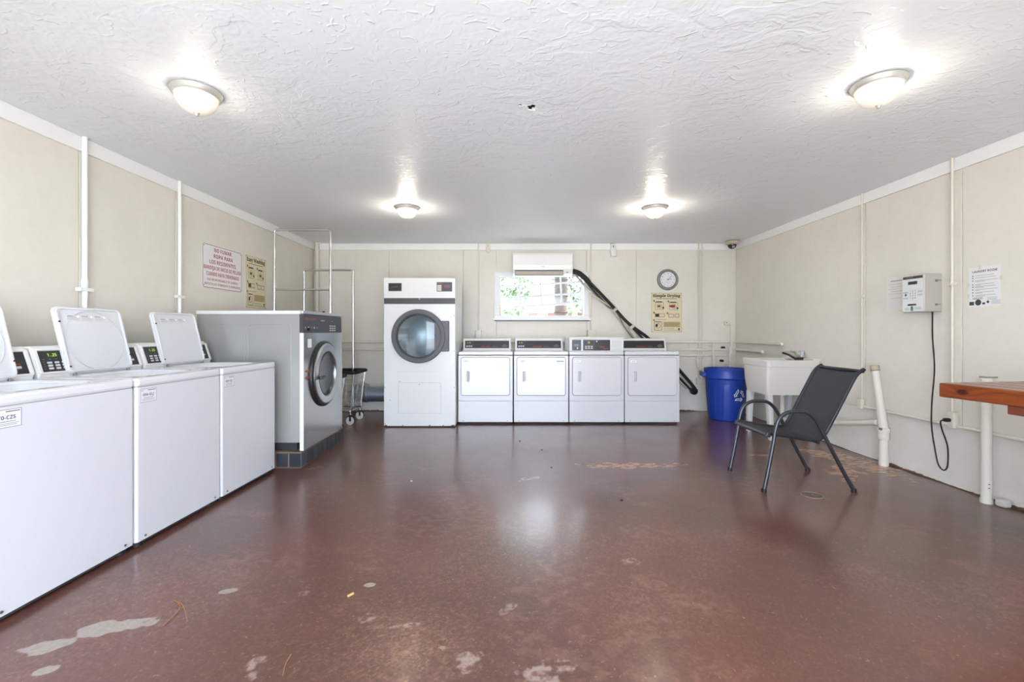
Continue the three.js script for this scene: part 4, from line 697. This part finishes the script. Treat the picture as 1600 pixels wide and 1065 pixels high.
{
  const o = thing('refrigerant_line', 'black insulated line set sloping from air conditioner down behind the dryers', 'hose'); const z = wallFace.back + 0.1;
  const L = (dx, dy, dz) => [[0.905, 1.965, z + 0.04], [1.0, 1.925, z + 0.03], [1.1, 1.83], [1.42, 1.5], [1.66, 1.24], [1.94, 1.03], [2.2, 0.78], [2.45, 0.5], [2.6, 0.32]].map(([x, y, q], i) => [x + (i > 1 ? dx : 0), y + (i > 1 ? dy : 0), (q ?? z) + dz]);
  part('sleeve', tube([[0.9, 1.968, z + 0.04], [0.98, 1.945, z + 0.03], [1.06, 1.89, z + 0.01], [1.13, 1.82, z]], 0.036, 30, 14), mRubber, o);
  part('insulated_hose', tube(L(0.015, 0.015, 0), 0.022, 90, 12), mRubber, o);
  part('insulated_hose', tube([[1.08, 1.85, z], [1.2, 1.7, z], [1.38, 1.5, z + 0.02], [1.48, 1.43, z + 0.035], [1.62, 1.3, z + 0.03], [1.9, 1.02, z], [2.18, 0.72, z], [2.42, 0.46, z], [2.58, 0.29, z]], 0.016, 90, 12), std(0x1f1d1b, 0.55), o);
  part('drain_hose', tube([[0.92, 1.945, z], [1.05, 1.8, z], [1.2, 1.64, z + 0.01], [1.42, 1.47, z + 0.03], [1.56, 1.3, z + 0.02], [1.68, 1.14, z + 0.01], [1.8, 1.0, z], [2.1, 0.7, z], [2.5, 0.34, z]], 0.013, 90, 10), std(0xb9b2a3, 0.45), o);
  part('signal_cable', tube([[0.95, 1.92, z + 0.02], [1.1, 1.73, z], [1.28, 1.57, z + 0.02], [1.5, 1.4, z + 0.045], [1.62, 1.2, z + 0.02], [1.76, 1.02, z + 0.02], [2.1, 0.68, z]], 0.007, 70, 8), std(0x6a6458, 0.5), o);
  for (const [x, y] of [[1.485, 1.435], [1.72, 1.195]]) { const m = part('tie_band', new THREE.TorusGeometry(0.036, 0.008, 8, 20).scale(1, 1, 2.6), std(0xc9c4b8, 0.4), o, [x, y, z + 0.015]); m.rotation.set(0, Math.PI / 2, 0); m.rotation.set(Math.PI / 2 * 0, Math.PI / 2, -0.8); m.rotation.order = 'ZYX'; m.rotation.set(0, Math.PI / 2, -0.86); }
  part('hose_end', cyl(0.042, 0.042, 0.02, 20, 0, 0, 0), mBlack, o, [2.615, 0.3, z], [0, 0, 0.86]); part('wall_sleeve', cyl(0.05, 0.05, 0.05, 20, 2.625, 0.29, wallFace.back + 0.03, 'z'), mBlack, o);
}

// small devices along the top of the back wall
{
  let o = thing('door_sensor', 'small white sensor on the trim left of the air conditioner', 'sensor', [-0.285, 2.315, ZB + 0.045]); part('sensor_body', rbox(0.055, 0.11, 0.025, 0.006), mPipe, o); part('sensor_lens', cyl(0.006, 0.006, 0.004, 10, 0, 0.025, 0.0125, 'z'), mGap, o); part('sensor_foot', rbox(0.04, 0.02, 0.02, 0.004, 0.004, -0.062, 0), mPipe, o);
  o = thing('motion_detector', 'white motion detector hanging on the trim right of the air conditioner', 'sensor', [1.485, 2.29, ZB + 0.05]); part('detector_body', loft([ring(0.03, 0.02, 0.008, 0.08), ring(0.038, 0.026, 0.01, 0.02), ring(0.042, 0.028, 0.01, -0.06), ring(0.036, 0.02, 0.01, -0.1)].reverse()), mPlastic, o, [0, 0, 0.005], [0, 0, 0.06]); part('detector_bracket', rbox(0.05, 0.02, 0.04, 0.004, -0.01, 0.08, -0.005), mScrew, o); part('detector_window', rbox(0.012, 0.025, 0.004, 0.003, -0.006, 0.04, 0.03), mBlack, o);
  o = thing('security_camera', 'small dome security camera on the ceiling in the far corner', 'security camera', [3.085, H, -6.17]); part('camera_base', lathe([[0, 0], [0.088, 0], [0.09, -0.02], [0.084, -0.04], [0.07, -0.052], [0.05, -0.055]], 32), std(0xb9ae98, 0.45), o); part('camera_dome', lathe([[0.056, -0.05], [0.055, -0.07], [0.045, -0.092], [0.025, -0.107], [0, -0.111]], 32), std(0x17140f, 0.1), o); part('camera_lens', cyl(0.016, 0.02, 0.02, 16, 0, 0, 0, 'z'), mSteel, o, [-0.006, -0.085, 0.045], [0.3, 0, 0]);
}

// ---------------------------------------------------------------- recycling bin
{
  const o = thing('recycling_bin', 'round blue plastic recycling bin with white arrows symbol', 'bin', [2.835, 0, -5.83]);
  const mB = std(0x1c3f9e, 0.42);
  const R0 = 0.208, R1 = 0.248, hB = 0.655, rAt = (y) => R0 + (R1 - R0) * y / 0.53;
  part('bin_body', lathe([[0, 0.012], [R0 - 0.03, 0.012], [R0 - 0.02, 0.0], [R0 - 0.004, 0.002], [R0, 0.02], [rAt(0.52), 0.52], [0.254, 0.53], [0.272, 0.534], [0.274, 0.545], [0.262, 0.6], [0.264, 0.64], [0.268, 0.645], [0.268, 0.652], [0.262, hB], [0.252, hB], [0.246, 0.6], [R0 - 0.008, 0.03], [0, 0.026]], 72), mB, o);
  for (const a of [2.9, -0.24]) { const m = part('handle', rbox(0.07, 0.05, 0.15, 0.018, 0.275, 0.572, 0), mB, o); m.rotation.y = a; const s = part('handle_lip', rbox(0.03, 0.02, 0.14, 0.008, 0.3, 0.6, 0), mB, o); s.rotation.y = a; }
  for (let k = 0; k < 4; k++) { // raised panels between the ribs
    const a0 = -2.22 + k * Math.PI / 2, a1 = a0 + 1.25, L = []; const pts = 16; const lo = [], lo2 = [], hi = [], hi2 = [];
    const g = new THREE.PlaneGeometry(1, 1, 20, 6); const p = g.attributes.position; for (let i = 0; i < p.count; i++) { const u = p.getX(i) + 0.5, v = p.getY(i) + 0.5, y = 0.03 + v * 0.45, e = Math.min(1, Math.min(u, 1 - u, v / 1.5, (1 - v) / 1.5) * 24); const a = a0 + (a1 - a0) * u, r = rAt(y) - 0.002 + 0.007 * e; p.setXYZ(i, r * Math.sin(-a), y, -r * Math.cos(-a)); }
    g.scale(1, 1, 1); g.computeVertexNormals(); part('raised_panel', g, std(0x1c3f9e, 0.4, 0, { side: THREE.DoubleSide }), o);
  }
  // recycling arrows
  const rim = (s) => { const P = (k) => { const q = new k(); const a = [[-0.056, -0.056], [0.016, -0.056], [0.016, -0.068], [0.044, -0.043], [0.016, -0.018], [0.016, -0.03], [-0.04, -0.03]]; a.forEach((v, i) => i ? q.lineTo(...v) : q.moveTo(...v)); q.closePath(); return q; }; return P(s); };
  const gs = []; for (let k = 0; k < 3; k++) { const s = rim(THREE.Shape); const hl = new THREE.Path(); [[-0.043, -0.0485], [-0.037, -0.0385], [0.0245, -0.0385], [0.0245, -0.0375], [0.031, -0.043], [0.0245, -0.0485]].forEach((v, i) => i ? hl.lineTo(...v) : hl.moveTo(...v)); hl.closePath(); s.holes.push(hl); gs.push(new THREE.ExtrudeGeometry(s, { depth: 0.002, bevelEnabled: false, steps: 1 }).rotateZ(k * Math.PI * 2 / 3)); }
  const g = merge(gs); g.scale(1.12, 1.12, 1); const p = g.attributes.position, yc = 0.33, ac = 0.22; for (let i = 0; i < p.count; i++) { const y = yc + p.getY(i), a = ac + p.getX(i) / 0.24, r = rAt(y) + 0.011 + p.getZ(i); p.setXYZ(i, r * Math.sin(a), y, r * Math.cos(a)); } g.computeVertexNormals();
  part('recycling_symbol', g, std(0xe6eaf2, 0.5), o);
}

// ---------------------------------------------------------------- laundry sink
{
  const o = thing('utility_sink', 'white plastic laundry sink on legs beside the recycling bin', 'sink', [2.957, 0, -4.89]); const mS = std(0xdedad2, 0.36);
  const hx = 0.268, hz = 0.252;
  part('basin', loft([ring(hx - 0.02, hz - 0.04, 0.03, 0.468), ring(hx - 0.006, hz - 0.02, 0.03, 0.6), ring(hx - 0.002, hz - 0.004, 0.03, 0.76), ring(hx + 0.003, hz + 0.002, 0.03, 0.765), ring(hx + 0.008, hz + 0.012, 0.03, 0.826), ring(hx + 0.004, hz + 0.008, 0.028, 0.832), ring(hx - 0.03, hz - 0.03, 0.03, 0.83), ring(hx - 0.04, hz - 0.04, 0.03, 0.82), ring(hx - 0.07, hz - 0.07, 0.03, 0.49)]), mS, o);
  part('faucet_deck', rbox(0.09, 0.03, 2 * hz + 0.02, 0.01, hx - 0.03, 0.836, 0), mS, o);
  for (const sx of [-1, 1]) for (const sz of [-1, 1]) { const g = loft([ring(0.02, 0.03, 0.006, 0, sx * (hx - 0.055), sz * (hz - 0.035)), ring(0.026, 0.038, 0.006, 0.47, sx * (hx - 0.05), sz * (hz - 0.075))]); part('leg', g, std(0xd6d5d3, 0.4), o); }
  part('drain_pipe', merge([cyl(0.03, 0.03, 0.04, 20, 0.02, 0.455, 0.02), cyl(0.022, 0.022, 0.2, 20, 0.02, 0.37, 0.02)]), mPipeWhite, o); part('trap', tube([[0.02, 0.28, 0.02], [0.02, 0.2, 0.02], [0.09, 0.16, 0.02], [0.15, 0.22, 0.02], [0.2, 0.36, 0.02]], 0.022, 40, 12), mPipeWhite, o);
  part('wall_bracket', rbox(0.02, 0.2, 0.42, 0.006, hx + 0.008, 0.6, 0), std(0x5c5a58, 0.5), o);
  const fz = -0.05; const fa = new THREE.Group(); fa.name = 'faucet'; fa.position.set(hx - 0.03, 0.85, fz); o.add(fa);
  part('faucet_base', rbox(0.06, 0.03, 0.2, 0.012, 0, 0.014, 0), mChrome, fa); part('spout', tube([[0, 0.02, 0], [-0.03, 0.055, 0], [-0.1, 0.06, 0.01], [-0.17, 0.05, 0.015]], 0.012, 30, 10), mChrome, fa);
  for (const s of [-1, 1]) part('tap_handle', merge([cyl(0.018, 0.022, 0.035, 14, 0, 0.045, s * 0.075), rbox(0.055, 0.014, 0.02, 0.005, -0.01, 0.066, s * 0.075)]), phys({ color: 0xe4e8ea, roughness: 0.1, transmission: 0.5, thickness: 0.01 }), fa);
  const br = thing('scrub_brush', 'black handled brush lying across the sink rim', 'brush', [2.99, 0.832, -4.70]); part('brush_handle', tube([[-0.11, 0.078, 0], [-0.05, 0.058, 0.0], [0.0, 0.028, 0.0], [0.03, 0.014, 0]], 0.011, 20, 8), mBlack, br); part('brush_head', rbox(0.09, 0.018, 0.03, 0.006, 0.06, 0.02, 0), mBlack, br); part('bristles', rbox(0.08, 0.014, 0.024, 0.002, 0.06, 0.006, 0), std(0x55504a, 0.9), br);
}

// ---------------------------------------------------------------- sling chair
{
  const o = thing('patio_chair', 'dark grey sling patio chair with metal arms on the floor', 'chair', [2.12, 0, -3.404]);
  const mF = std(0x4a4c52, 0.32, 0.7), hw = 0.243; const X = (x) => x - 2.12;
  const slingMap = dataTex(128, 128, (u, v) => { const a = (Math.floor(u * 64) + Math.floor(v * 64)) % 2, k = 44 + a * 14 + rnd() * 8; return [k, k + 1, k + 5]; }, true); slingMap.repeat.set(6, 10);
  const mSl = std(0xffffff, 0.75, 0, { map: slingMap, side: THREE.DoubleSide });
  const side = [[1.805, 0.01], [1.83, 0.13], [1.865, 0.31], [1.89, 0.455], [1.92, 0.525], [1.98, 0.562], [2.05, 0.567], [2.11, 0.558], [2.165, 0.515], [2.21, 0.44], [2.25, 0.36], [2.34, 0.19], [2.438, 0.01]];
  for (const s of [-1, 1]) {
    const arm = part('arm_and_legs', tube(side.map(([x, y]) => [X(x), y, s * hw]), 0.0135, 90, 12, 0.5), mF, o); arm.geometry.scale(1, 1, 1);
    for (const x of [1.805, 2.438]) part('foot_cap', cyl(0.016, 0.017, 0.024, 14, X(x), 0.012, s * hw), mRubber, o);
  }
  const rail = [[1.835, 0.385], [1.85, 0.405], [1.9, 0.402], [2.05, 0.378], [2.17, 0.36], [2.225, 0.372], [2.265, 0.42], [2.36, 0.6], [2.44, 0.755], [2.475, 0.815], [2.505, 0.845], [2.535, 0.862]];
  const ri = hw - 0.028; for (const s of [-1, 1]) part('sling_rail', tube(rail.map(([x, y]) => [X(x), y, s * ri]), 0.0135, 80, 10), std(0x2b2c30, 0.45, 0.3), o);
  const crv = new THREE.CatmullRomCurve3(rail.map(([x, y]) => V(X(x), y, 0))), N = 60, Mz = 12, pos = [], uv = [], idx = [];
  for (let i = 0; i <= N; i++) { const p = crv.getPoint(i / N); for (let j = 0; j <= Mz; j++) { const t = j / Mz * 2 - 1, sag = (1 - t * t) * 0.016; const tn = crv.getTangent(i / N); pos.push(p.x + tn.y * sag, p.y - tn.x * sag, t * ri); uv.push(j / Mz, i / N); } }
  for (let i = 0; i < N; i++) for (let j = 0; j < Mz; j++) { const a = i * (Mz + 1) + j, b = a + 1, c = a + Mz + 1, d = c + 1; idx.push(a, b, c, b, d, c); }
  const g = new THREE.BufferGeometry(); g.setAttribute('position', new THREE.Float32BufferAttribute(pos, 3)); g.setAttribute('uv', new THREE.Float32BufferAttribute(uv, 2)); g.setIndex(idx); g.computeVertexNormals(); part('sling_fabric', g, mSl, o);
  for (const [x, y, n] of [[1.85, 0.392, 'front_crossbar'], [2.2, 0.345, 'rear_crossbar'], [2.515, 0.848, 'top_crossbar']]) part(n, cyl(0.012, 0.012, 2 * ri + 0.03, 12, X(x), y, 0, 'z'), n === 'front_crossbar' ? mF : std(0x2b2c30, 0.45, 0.3), o);
  for (const s of [-1, 1]) for (const [x, y] of [[1.878, 0.395], [2.235, 0.385]]) part('bolt_bracket', cyl(0.009, 0.009, 0.04, 10, X(x), y, s * (hw - 0.014), 'z'), mF, o);
}

// ---------------------------------------------------------------- wooden table at the right wall
{
  const o = thing('wooden_table', 'orange stained wooden plank table beside the right wall', 'table', [2.40, 0, -2.5], 0); o.rotation.y = 0.14;
  const wood = dataTex(512, 256, (u, v) => { const kx = u - 0.12, kv = v - 0.45, kd = Math.sqrt(kx * kx * 60 + kv * kv * 6); const bend = Math.exp(-kd * kd * 3) * 0.5; const n = fbm(u * 7, v * 26 + bend * 12 + fbm(u * 3, v * 3, 3) * 6, 4), f = fbm(u * 40, v * 220, 2); const k = (n - 0.5) * 70 + (f - 0.5) * 30; const knot = 1 - sstep(0.1, 0.26, kd); return [Math.max(20, 122 + k * 0.85 - knot * 60), Math.max(12, 57 + k * 0.55 - knot * 38), Math.max(8, 24 + k * 0.3 - knot * 12)]; }, true);
  const mWd = phys({ map: wood, roughness: 0.32, clearcoat: 0.35, clearcoatRoughness: 0.2 }); const mEnd = std(0x6b3420, 0.6);
  const L = 1.12, n = 5, pw = 0.128, th = 0.078, top = 0.846;
  for (let i = 0; i < n; i++) { const gl = rbox(pw - 0.004, th, L, 0.008, 0, 0, 0, 2); const p = gl.attributes.position, uv = gl.attributes.uv, nn = gl.attributes.normal; for (let k = 0; k < p.count; k++) { const across = Math.abs(nn.getX(k)) > 0.7 ? p.getY(k) / th * 0.5 + 0.5 : p.getX(k) / pw + 0.5; uv.setXY(k, (p.getZ(k) + L / 2) / L * 0.98 + 0.02 + i * 0.37, across * 0.9 + i * 0.3); } part('plank', gl, mWd, o, [pw * (i + 0.5), top - th / 2, L / 2]); }
  for (const z of [0.34, 0.86]) part('cross_batten', rbox(0.6, 0.045, 0.09, 0.006, 0.32, top - th - 0.0225, z), std(0x6e3520, 0.5), o);
  for (const z of [0.42, 0.92]) for (const x of [0.09, 0.55]) part('leg', rbox(0.08, top - th - 0.045, 0.08, 0.006, x, (top - th - 0.045) / 2, z - 0.04 + 0.02), mWd, o);
  for (const z of [0.40, 0.90]) part('stretcher', rbox(0.4, 0.07, 0.035, 0.005, 0.32, 0.22, z), mWd, o);
}

// ---------------------------------------------------------------- pay box and power cord
{
  const o = thing('payment_kiosk', 'grey metal laundry pay box with keypad and card slot on right wall', 'pay box', [wallFace.right, 1.422, -3.428], -Math.PI / 2); const w = 0.185, h = 0.284, d = 0.135;
  const mK = std(0xb7b2a8, 0.42, 0.15); const ft = canvasTex(330, 510, (g, W, Hh) => {
    g.fillStyle = '#dcdcd9'; g.fillRect(0, 0, W, Hh); g.fillStyle = '#3c342c'; g.fillRect(8, 10, 314, 38); g.fillStyle = '#8a7a68'; g.font = 'bold 24px sans-serif'; g.fillText('LAUNDRY', 60, 38); g.fillStyle = '#1a1c1c'; g.fillRect(92, 84, 144, 44);
    g.fillStyle = '#45464a'; g.beginPath(); g.arc(54, 270, 18, 0, 7); g.fill(); g.textAlign = 'center'; g.font = 'bold 28px sans-serif'; g.fillStyle = '#26262a'; ['123', '456', '789', '*0#'].forEach((r, j) => [...r].forEach((c, i) => g.fillText(c, 128 + i * 38, 228 + j * 34))); g.fillStyle = '#8b8c90'; for (let j = 0; j < 3; j++) { g.fillRect(14, 226 + j * 8, 82, 4); g.fillRect(14, 306 + j * 9, 82, 4); g.fillRect(240, 222 + j * 9, 76, 4); g.fillRect(240, 268 + j * 9, 76, 4); }
    g.fillStyle = '#0c0c0c'; g.fillRect(90, 402, 130, 20); g.fillStyle = '#2c3a34'; g.beginPath(); g.moveTo(152, 430); g.lineTo(174, 456); g.lineTo(130, 456); g.fill(); g.fillStyle = '#5f8a72'; g.fillRect(132, 456, 42, 44); g.fillStyle = '#9a9b9e'; for (let j = 0; j < 4; j++) { g.fillRect(36, 454 + j * 10, 70, 4); g.fillRect(196, 448 + j * 10, 100, 4); }
  });
  part('case', rbox(w, h, d, 0.006, 0, 0, d / 2), mK, o); const [g, m] = printed(w - 0.008, h - 0.008, 0.003, ft, mK, 0.45); part('face_plate', g, m, o, [0, 0, d + 0.001]);
  for (const y of [0.09, -0.09]) part('side_lock', merge([cyl(0.009, 0.009, 0.01, 14, w / 2, y, 0.045, 'x'), box(0.006, 0.005, 0.02, w / 2 + 0.001, y + 0.003, 0.025)]), mScrew, o);
  part('card_slot', rbox(0.07, 0.01, 0.008, 0.003, -0.005, -0.087, d + 0.004), mBlack, o);
  const pts = [[wallFace.right - 0.055, 1.285, -3.355], [wallFace.right - 0.05, 1.1, -3.36], [wallFace.right - 0.045, 0.85, -3.35], [wallFace.right - 0.05, 0.6, -3.365], [wallFace.right - 0.052, 0.42, -3.365], [wallFace.right - 0.05, 0.25, -3.34], [wallFace.right - 0.05, 0.15, -3.315], [wallFace.right - 0.05, 0.118, -3.275], [wallFace.right - 0.05, 0.16, -3.245], [wallFace.right - 0.055, 0.3, -3.24], [wallFace.right - 0.085, 0.42, -3.25], [wallFace.right - 0.105, 0.482, -3.24], [wallFace.right - 0.085, 0.495, -3.23]];
  const c = thing('power_cord', 'black power cord looping from the pay box to the outlet', 'cord'); part('cord', tube(pts, 0.0048, 140, 10), mRubber, c); part('plug', rbox(0.045, 0.026, 0.03, 0.01, wallFace.right - 0.074, 0.495, -3.226), mRubber, c);
}

// ---------------------------------------------------------------- small things on the floor
{
  const dr = thing('floor_cleanout', 'round metal cleanout cover set in the floor by the chair', 'floor cover', [2.1, 0, -3.09]); dr.scale.set(0.85, 1, 0.85); part('cover', lathe([[0.072, 0.0005], [0.07, 0.004], [0.0, 0.004]].reverse().map((p) => p), 40), std(0x75655b, 0.5, 0.4), dr); part('cover_ring', new THREE.TorusGeometry(0.076, 0.005, 8, 40).rotateX(Math.PI / 2).translate(0, 0.002, 0), std(0x857468, 0.5, 0.3), dr); part('cover_screw', cyl(0.01, 0.01, 0.004, 12, 0, 0.0045, 0), mScrew, dr);
  const mN = std(0xa8714e, 0.7); const nd = (pts, label) => single('pine_needle', label, 'pine needle', tube(pts, 0.0016, 20, 6), mN);
  nd([[-1.41, 0.002, -1.885], [-1.34, 0.004, -1.845], [-1.25, 0.002, -1.745]], 'long tan pine needle lying on the floor before the washers'); nd([[-1.39, 0.005, -1.875], [-1.335, 0.006, -1.82], [-1.325, 0.002, -1.72]], 'curved tan pine needle crossing another on the floor'); nd([[-0.76, 0.002, -1.57], [-0.755, 0.003, -1.52], [-0.74, 0.002, -1.47]], 'short pale pine needle lying alone on the bare floor');
  single('cigarette_stub', 'small tan scrap lying on the brown floor', 'scrap', rbox(0.03, 0.008, 0.01, 0.003, 0, 0.004, 0), std(0xc49a62, 0.7), [-0.675, 0, -1.92], [0, 0.9, 0]);
  [[0.12, 4.62], [0.32, 4.27], [0.36, 3.72], [0.76, 3.0], [-0.73, 3.38]].forEach(([x, d], i) => single('pebble', i === 4 ? 'tiny white crumb on the open brown floor' : 'tiny dark pebble on the open brown floor', 'pebble', new THREE.IcosahedronGeometry(0.008, 1).scale(1.2, 0.6, 1), i === 4 ? std(0xd8d4cc, 0.7) : std(0x2a211c, 0.8), [x, 0.0035, -d], [0, i, 0], 'pebbles on the floor'));
}

// ---------------------------------------------------------------- outdoors
{
  const g = new THREE.PlaneGeometry(70, 70).rotateX(-Math.PI / 2); struct('ground', g, std(0xb6b7b4, 0.95), [0, -0.21, -3], 'pale concrete and sand ground outside');
  const step = struct('door_step', box(4.4, 0.19, 2.6, 0, -0.105, ZF + T + 1.3), std(0xc4c5c3, 0.9), null, 'pale concrete slab outside the doorway');
  const gw = struct('garden_wall', box(14, 2.5, 0.2, 1, 1.05, -12.5), std(0xb9b8b0, 0.9), null, 'pale wall across the yard seen through the window');
  const leafGeo = (l, w) => { const q = new THREE.BufferGeometry(); q.setAttribute('position', new THREE.Float32BufferAttribute([0, 0, 0, w, 0.15 * w, l * 0.45, 0, 0, l, 0, 0, 0, 0, 0, l, -w, 0.15 * w, l * 0.45], 3)); q.setAttribute('uv', new THREE.Float32BufferAttribute(new Float32Array(12), 2)); q.computeVertexNormals(); return q; };
  const bush = (name, label, cat, x, y, z, rx, ry, n, l, col, trunk) => {
    const o = thing(name, label, cat, [x, -0.21, z]); const out = []; const base = leafGeo(l, l * 0.32);
    for (let i = 0; i < n; i++) { const gg = base.clone(); const a = rr(0, 6.28), e = rr(-1, 1), r = Math.cbrt(rnd()); gg.rotateX(rr(-1.2, 0.8)); gg.rotateY(a + rr(-0.6, 0.6)); gg.translate(Math.cos(a) * Math.sqrt(1 - e * e) * rx * r, y + e * ry * r, Math.sin(a) * Math.sqrt(1 - e * e) * rx * r); out.push(gg); }
    part('foliage', mergeGeometries(out), phys({ color: col, roughness: 0.7, transmission: 0.3, thickness: 0, side: THREE.DoubleSide }), o); part('stem', cyl(trunk * 0.7, trunk, y, 10, 0, y / 2, 0), std(0x6a5846, 0.9), o);
  };
  bush('garden_shrub', 'bright green leafy shrub outside the window, low at its left corner', 'shrub', 0.02, 1.42, -7.6, 0.2, 0.16, 150, 0.12, 0x4f9a22, 0.02);
  bush('garden_tree', 'grey green tree crown outside the left half of the window', 'tree', -0.25, 2.6, -10.4, 0.85, 1.3, 1500, 0.13, 0x55703f, 0.1);
  bush('garden_tree', 'grey green tree crown outside the right end of the window', 'tree', 1.75, 2.7, -10.2, 0.75, 1.2, 1300, 0.13, 0x5a7046, 0.1);
  const tr = thing('palm_trunk', 'brown palm trunk standing outside the window', 'tree trunk', [0.98, -0.21, -8.3]); part('trunk', lathe([[0.14, 0], [0.13, 1], [0.12, 2], [0.125, 3.4]].map((p) => p), 20), std(0x3d332c, 0.9), tr); for (let i = 0; i < 9; i++) part('trunk_ring', new THREE.TorusGeometry(0.128, 0.012, 6, 20).rotateX(Math.PI / 2), std(0x2e2622, 0.9), tr, [0, 0.5 + i * 0.3, 0]);
  const fe = thing('wooden_fence', 'weathered wooden fence boards outside behind the palm trunk', 'fence', [1.45, -0.21, -8.9]); const tones = [0x6e4c34, 0x4e3826, 0x80604a, 0x454e28].map((c) => std(c, 0.85)); for (let i = 0; i < 9; i++) part('fence_board', rbox(0.085, 1.72, 0.02, 0.004, -0.32 + i * 0.1, 0.86, rr(-0.006, 0.006), 1), tones[(i * 3) % 4], fe); for (const y of [0.4, 1.4]) part('fence_rail', box(0.95, 0.08, 0.03, 0.08, y, -0.03), tones[1], fe);
  const pw = thing('brick_planter', 'low pinkish masonry pier outside the window left of the palm trunk', 'pier', [0.72, -0.21, -9.4]); let kk = 0; const bt = [0x6e534a, 0x7a5f55, 0x634a41].map((c) => std(c, 0.9)), bg = rbox(0.19, 0.062, 0.1, 0.004, 0, 0, 0, 1); part('mortar_core', box(0.57, 1.74, 0.16, 0, 0.87, 0), std(0x7a736b, 0.95), pw); for (let r = 0; r < 24; r++) for (let c = 0; c < 3; c++) part('brick', bg, bt[kk++ % 3], pw, [-0.2 + c * 0.2 + (r % 2 ? 0.0 : 0.0), 0.036 + r * 0.0725, 0.035 + 0.0]);
}
renderer.render(scene, camera);
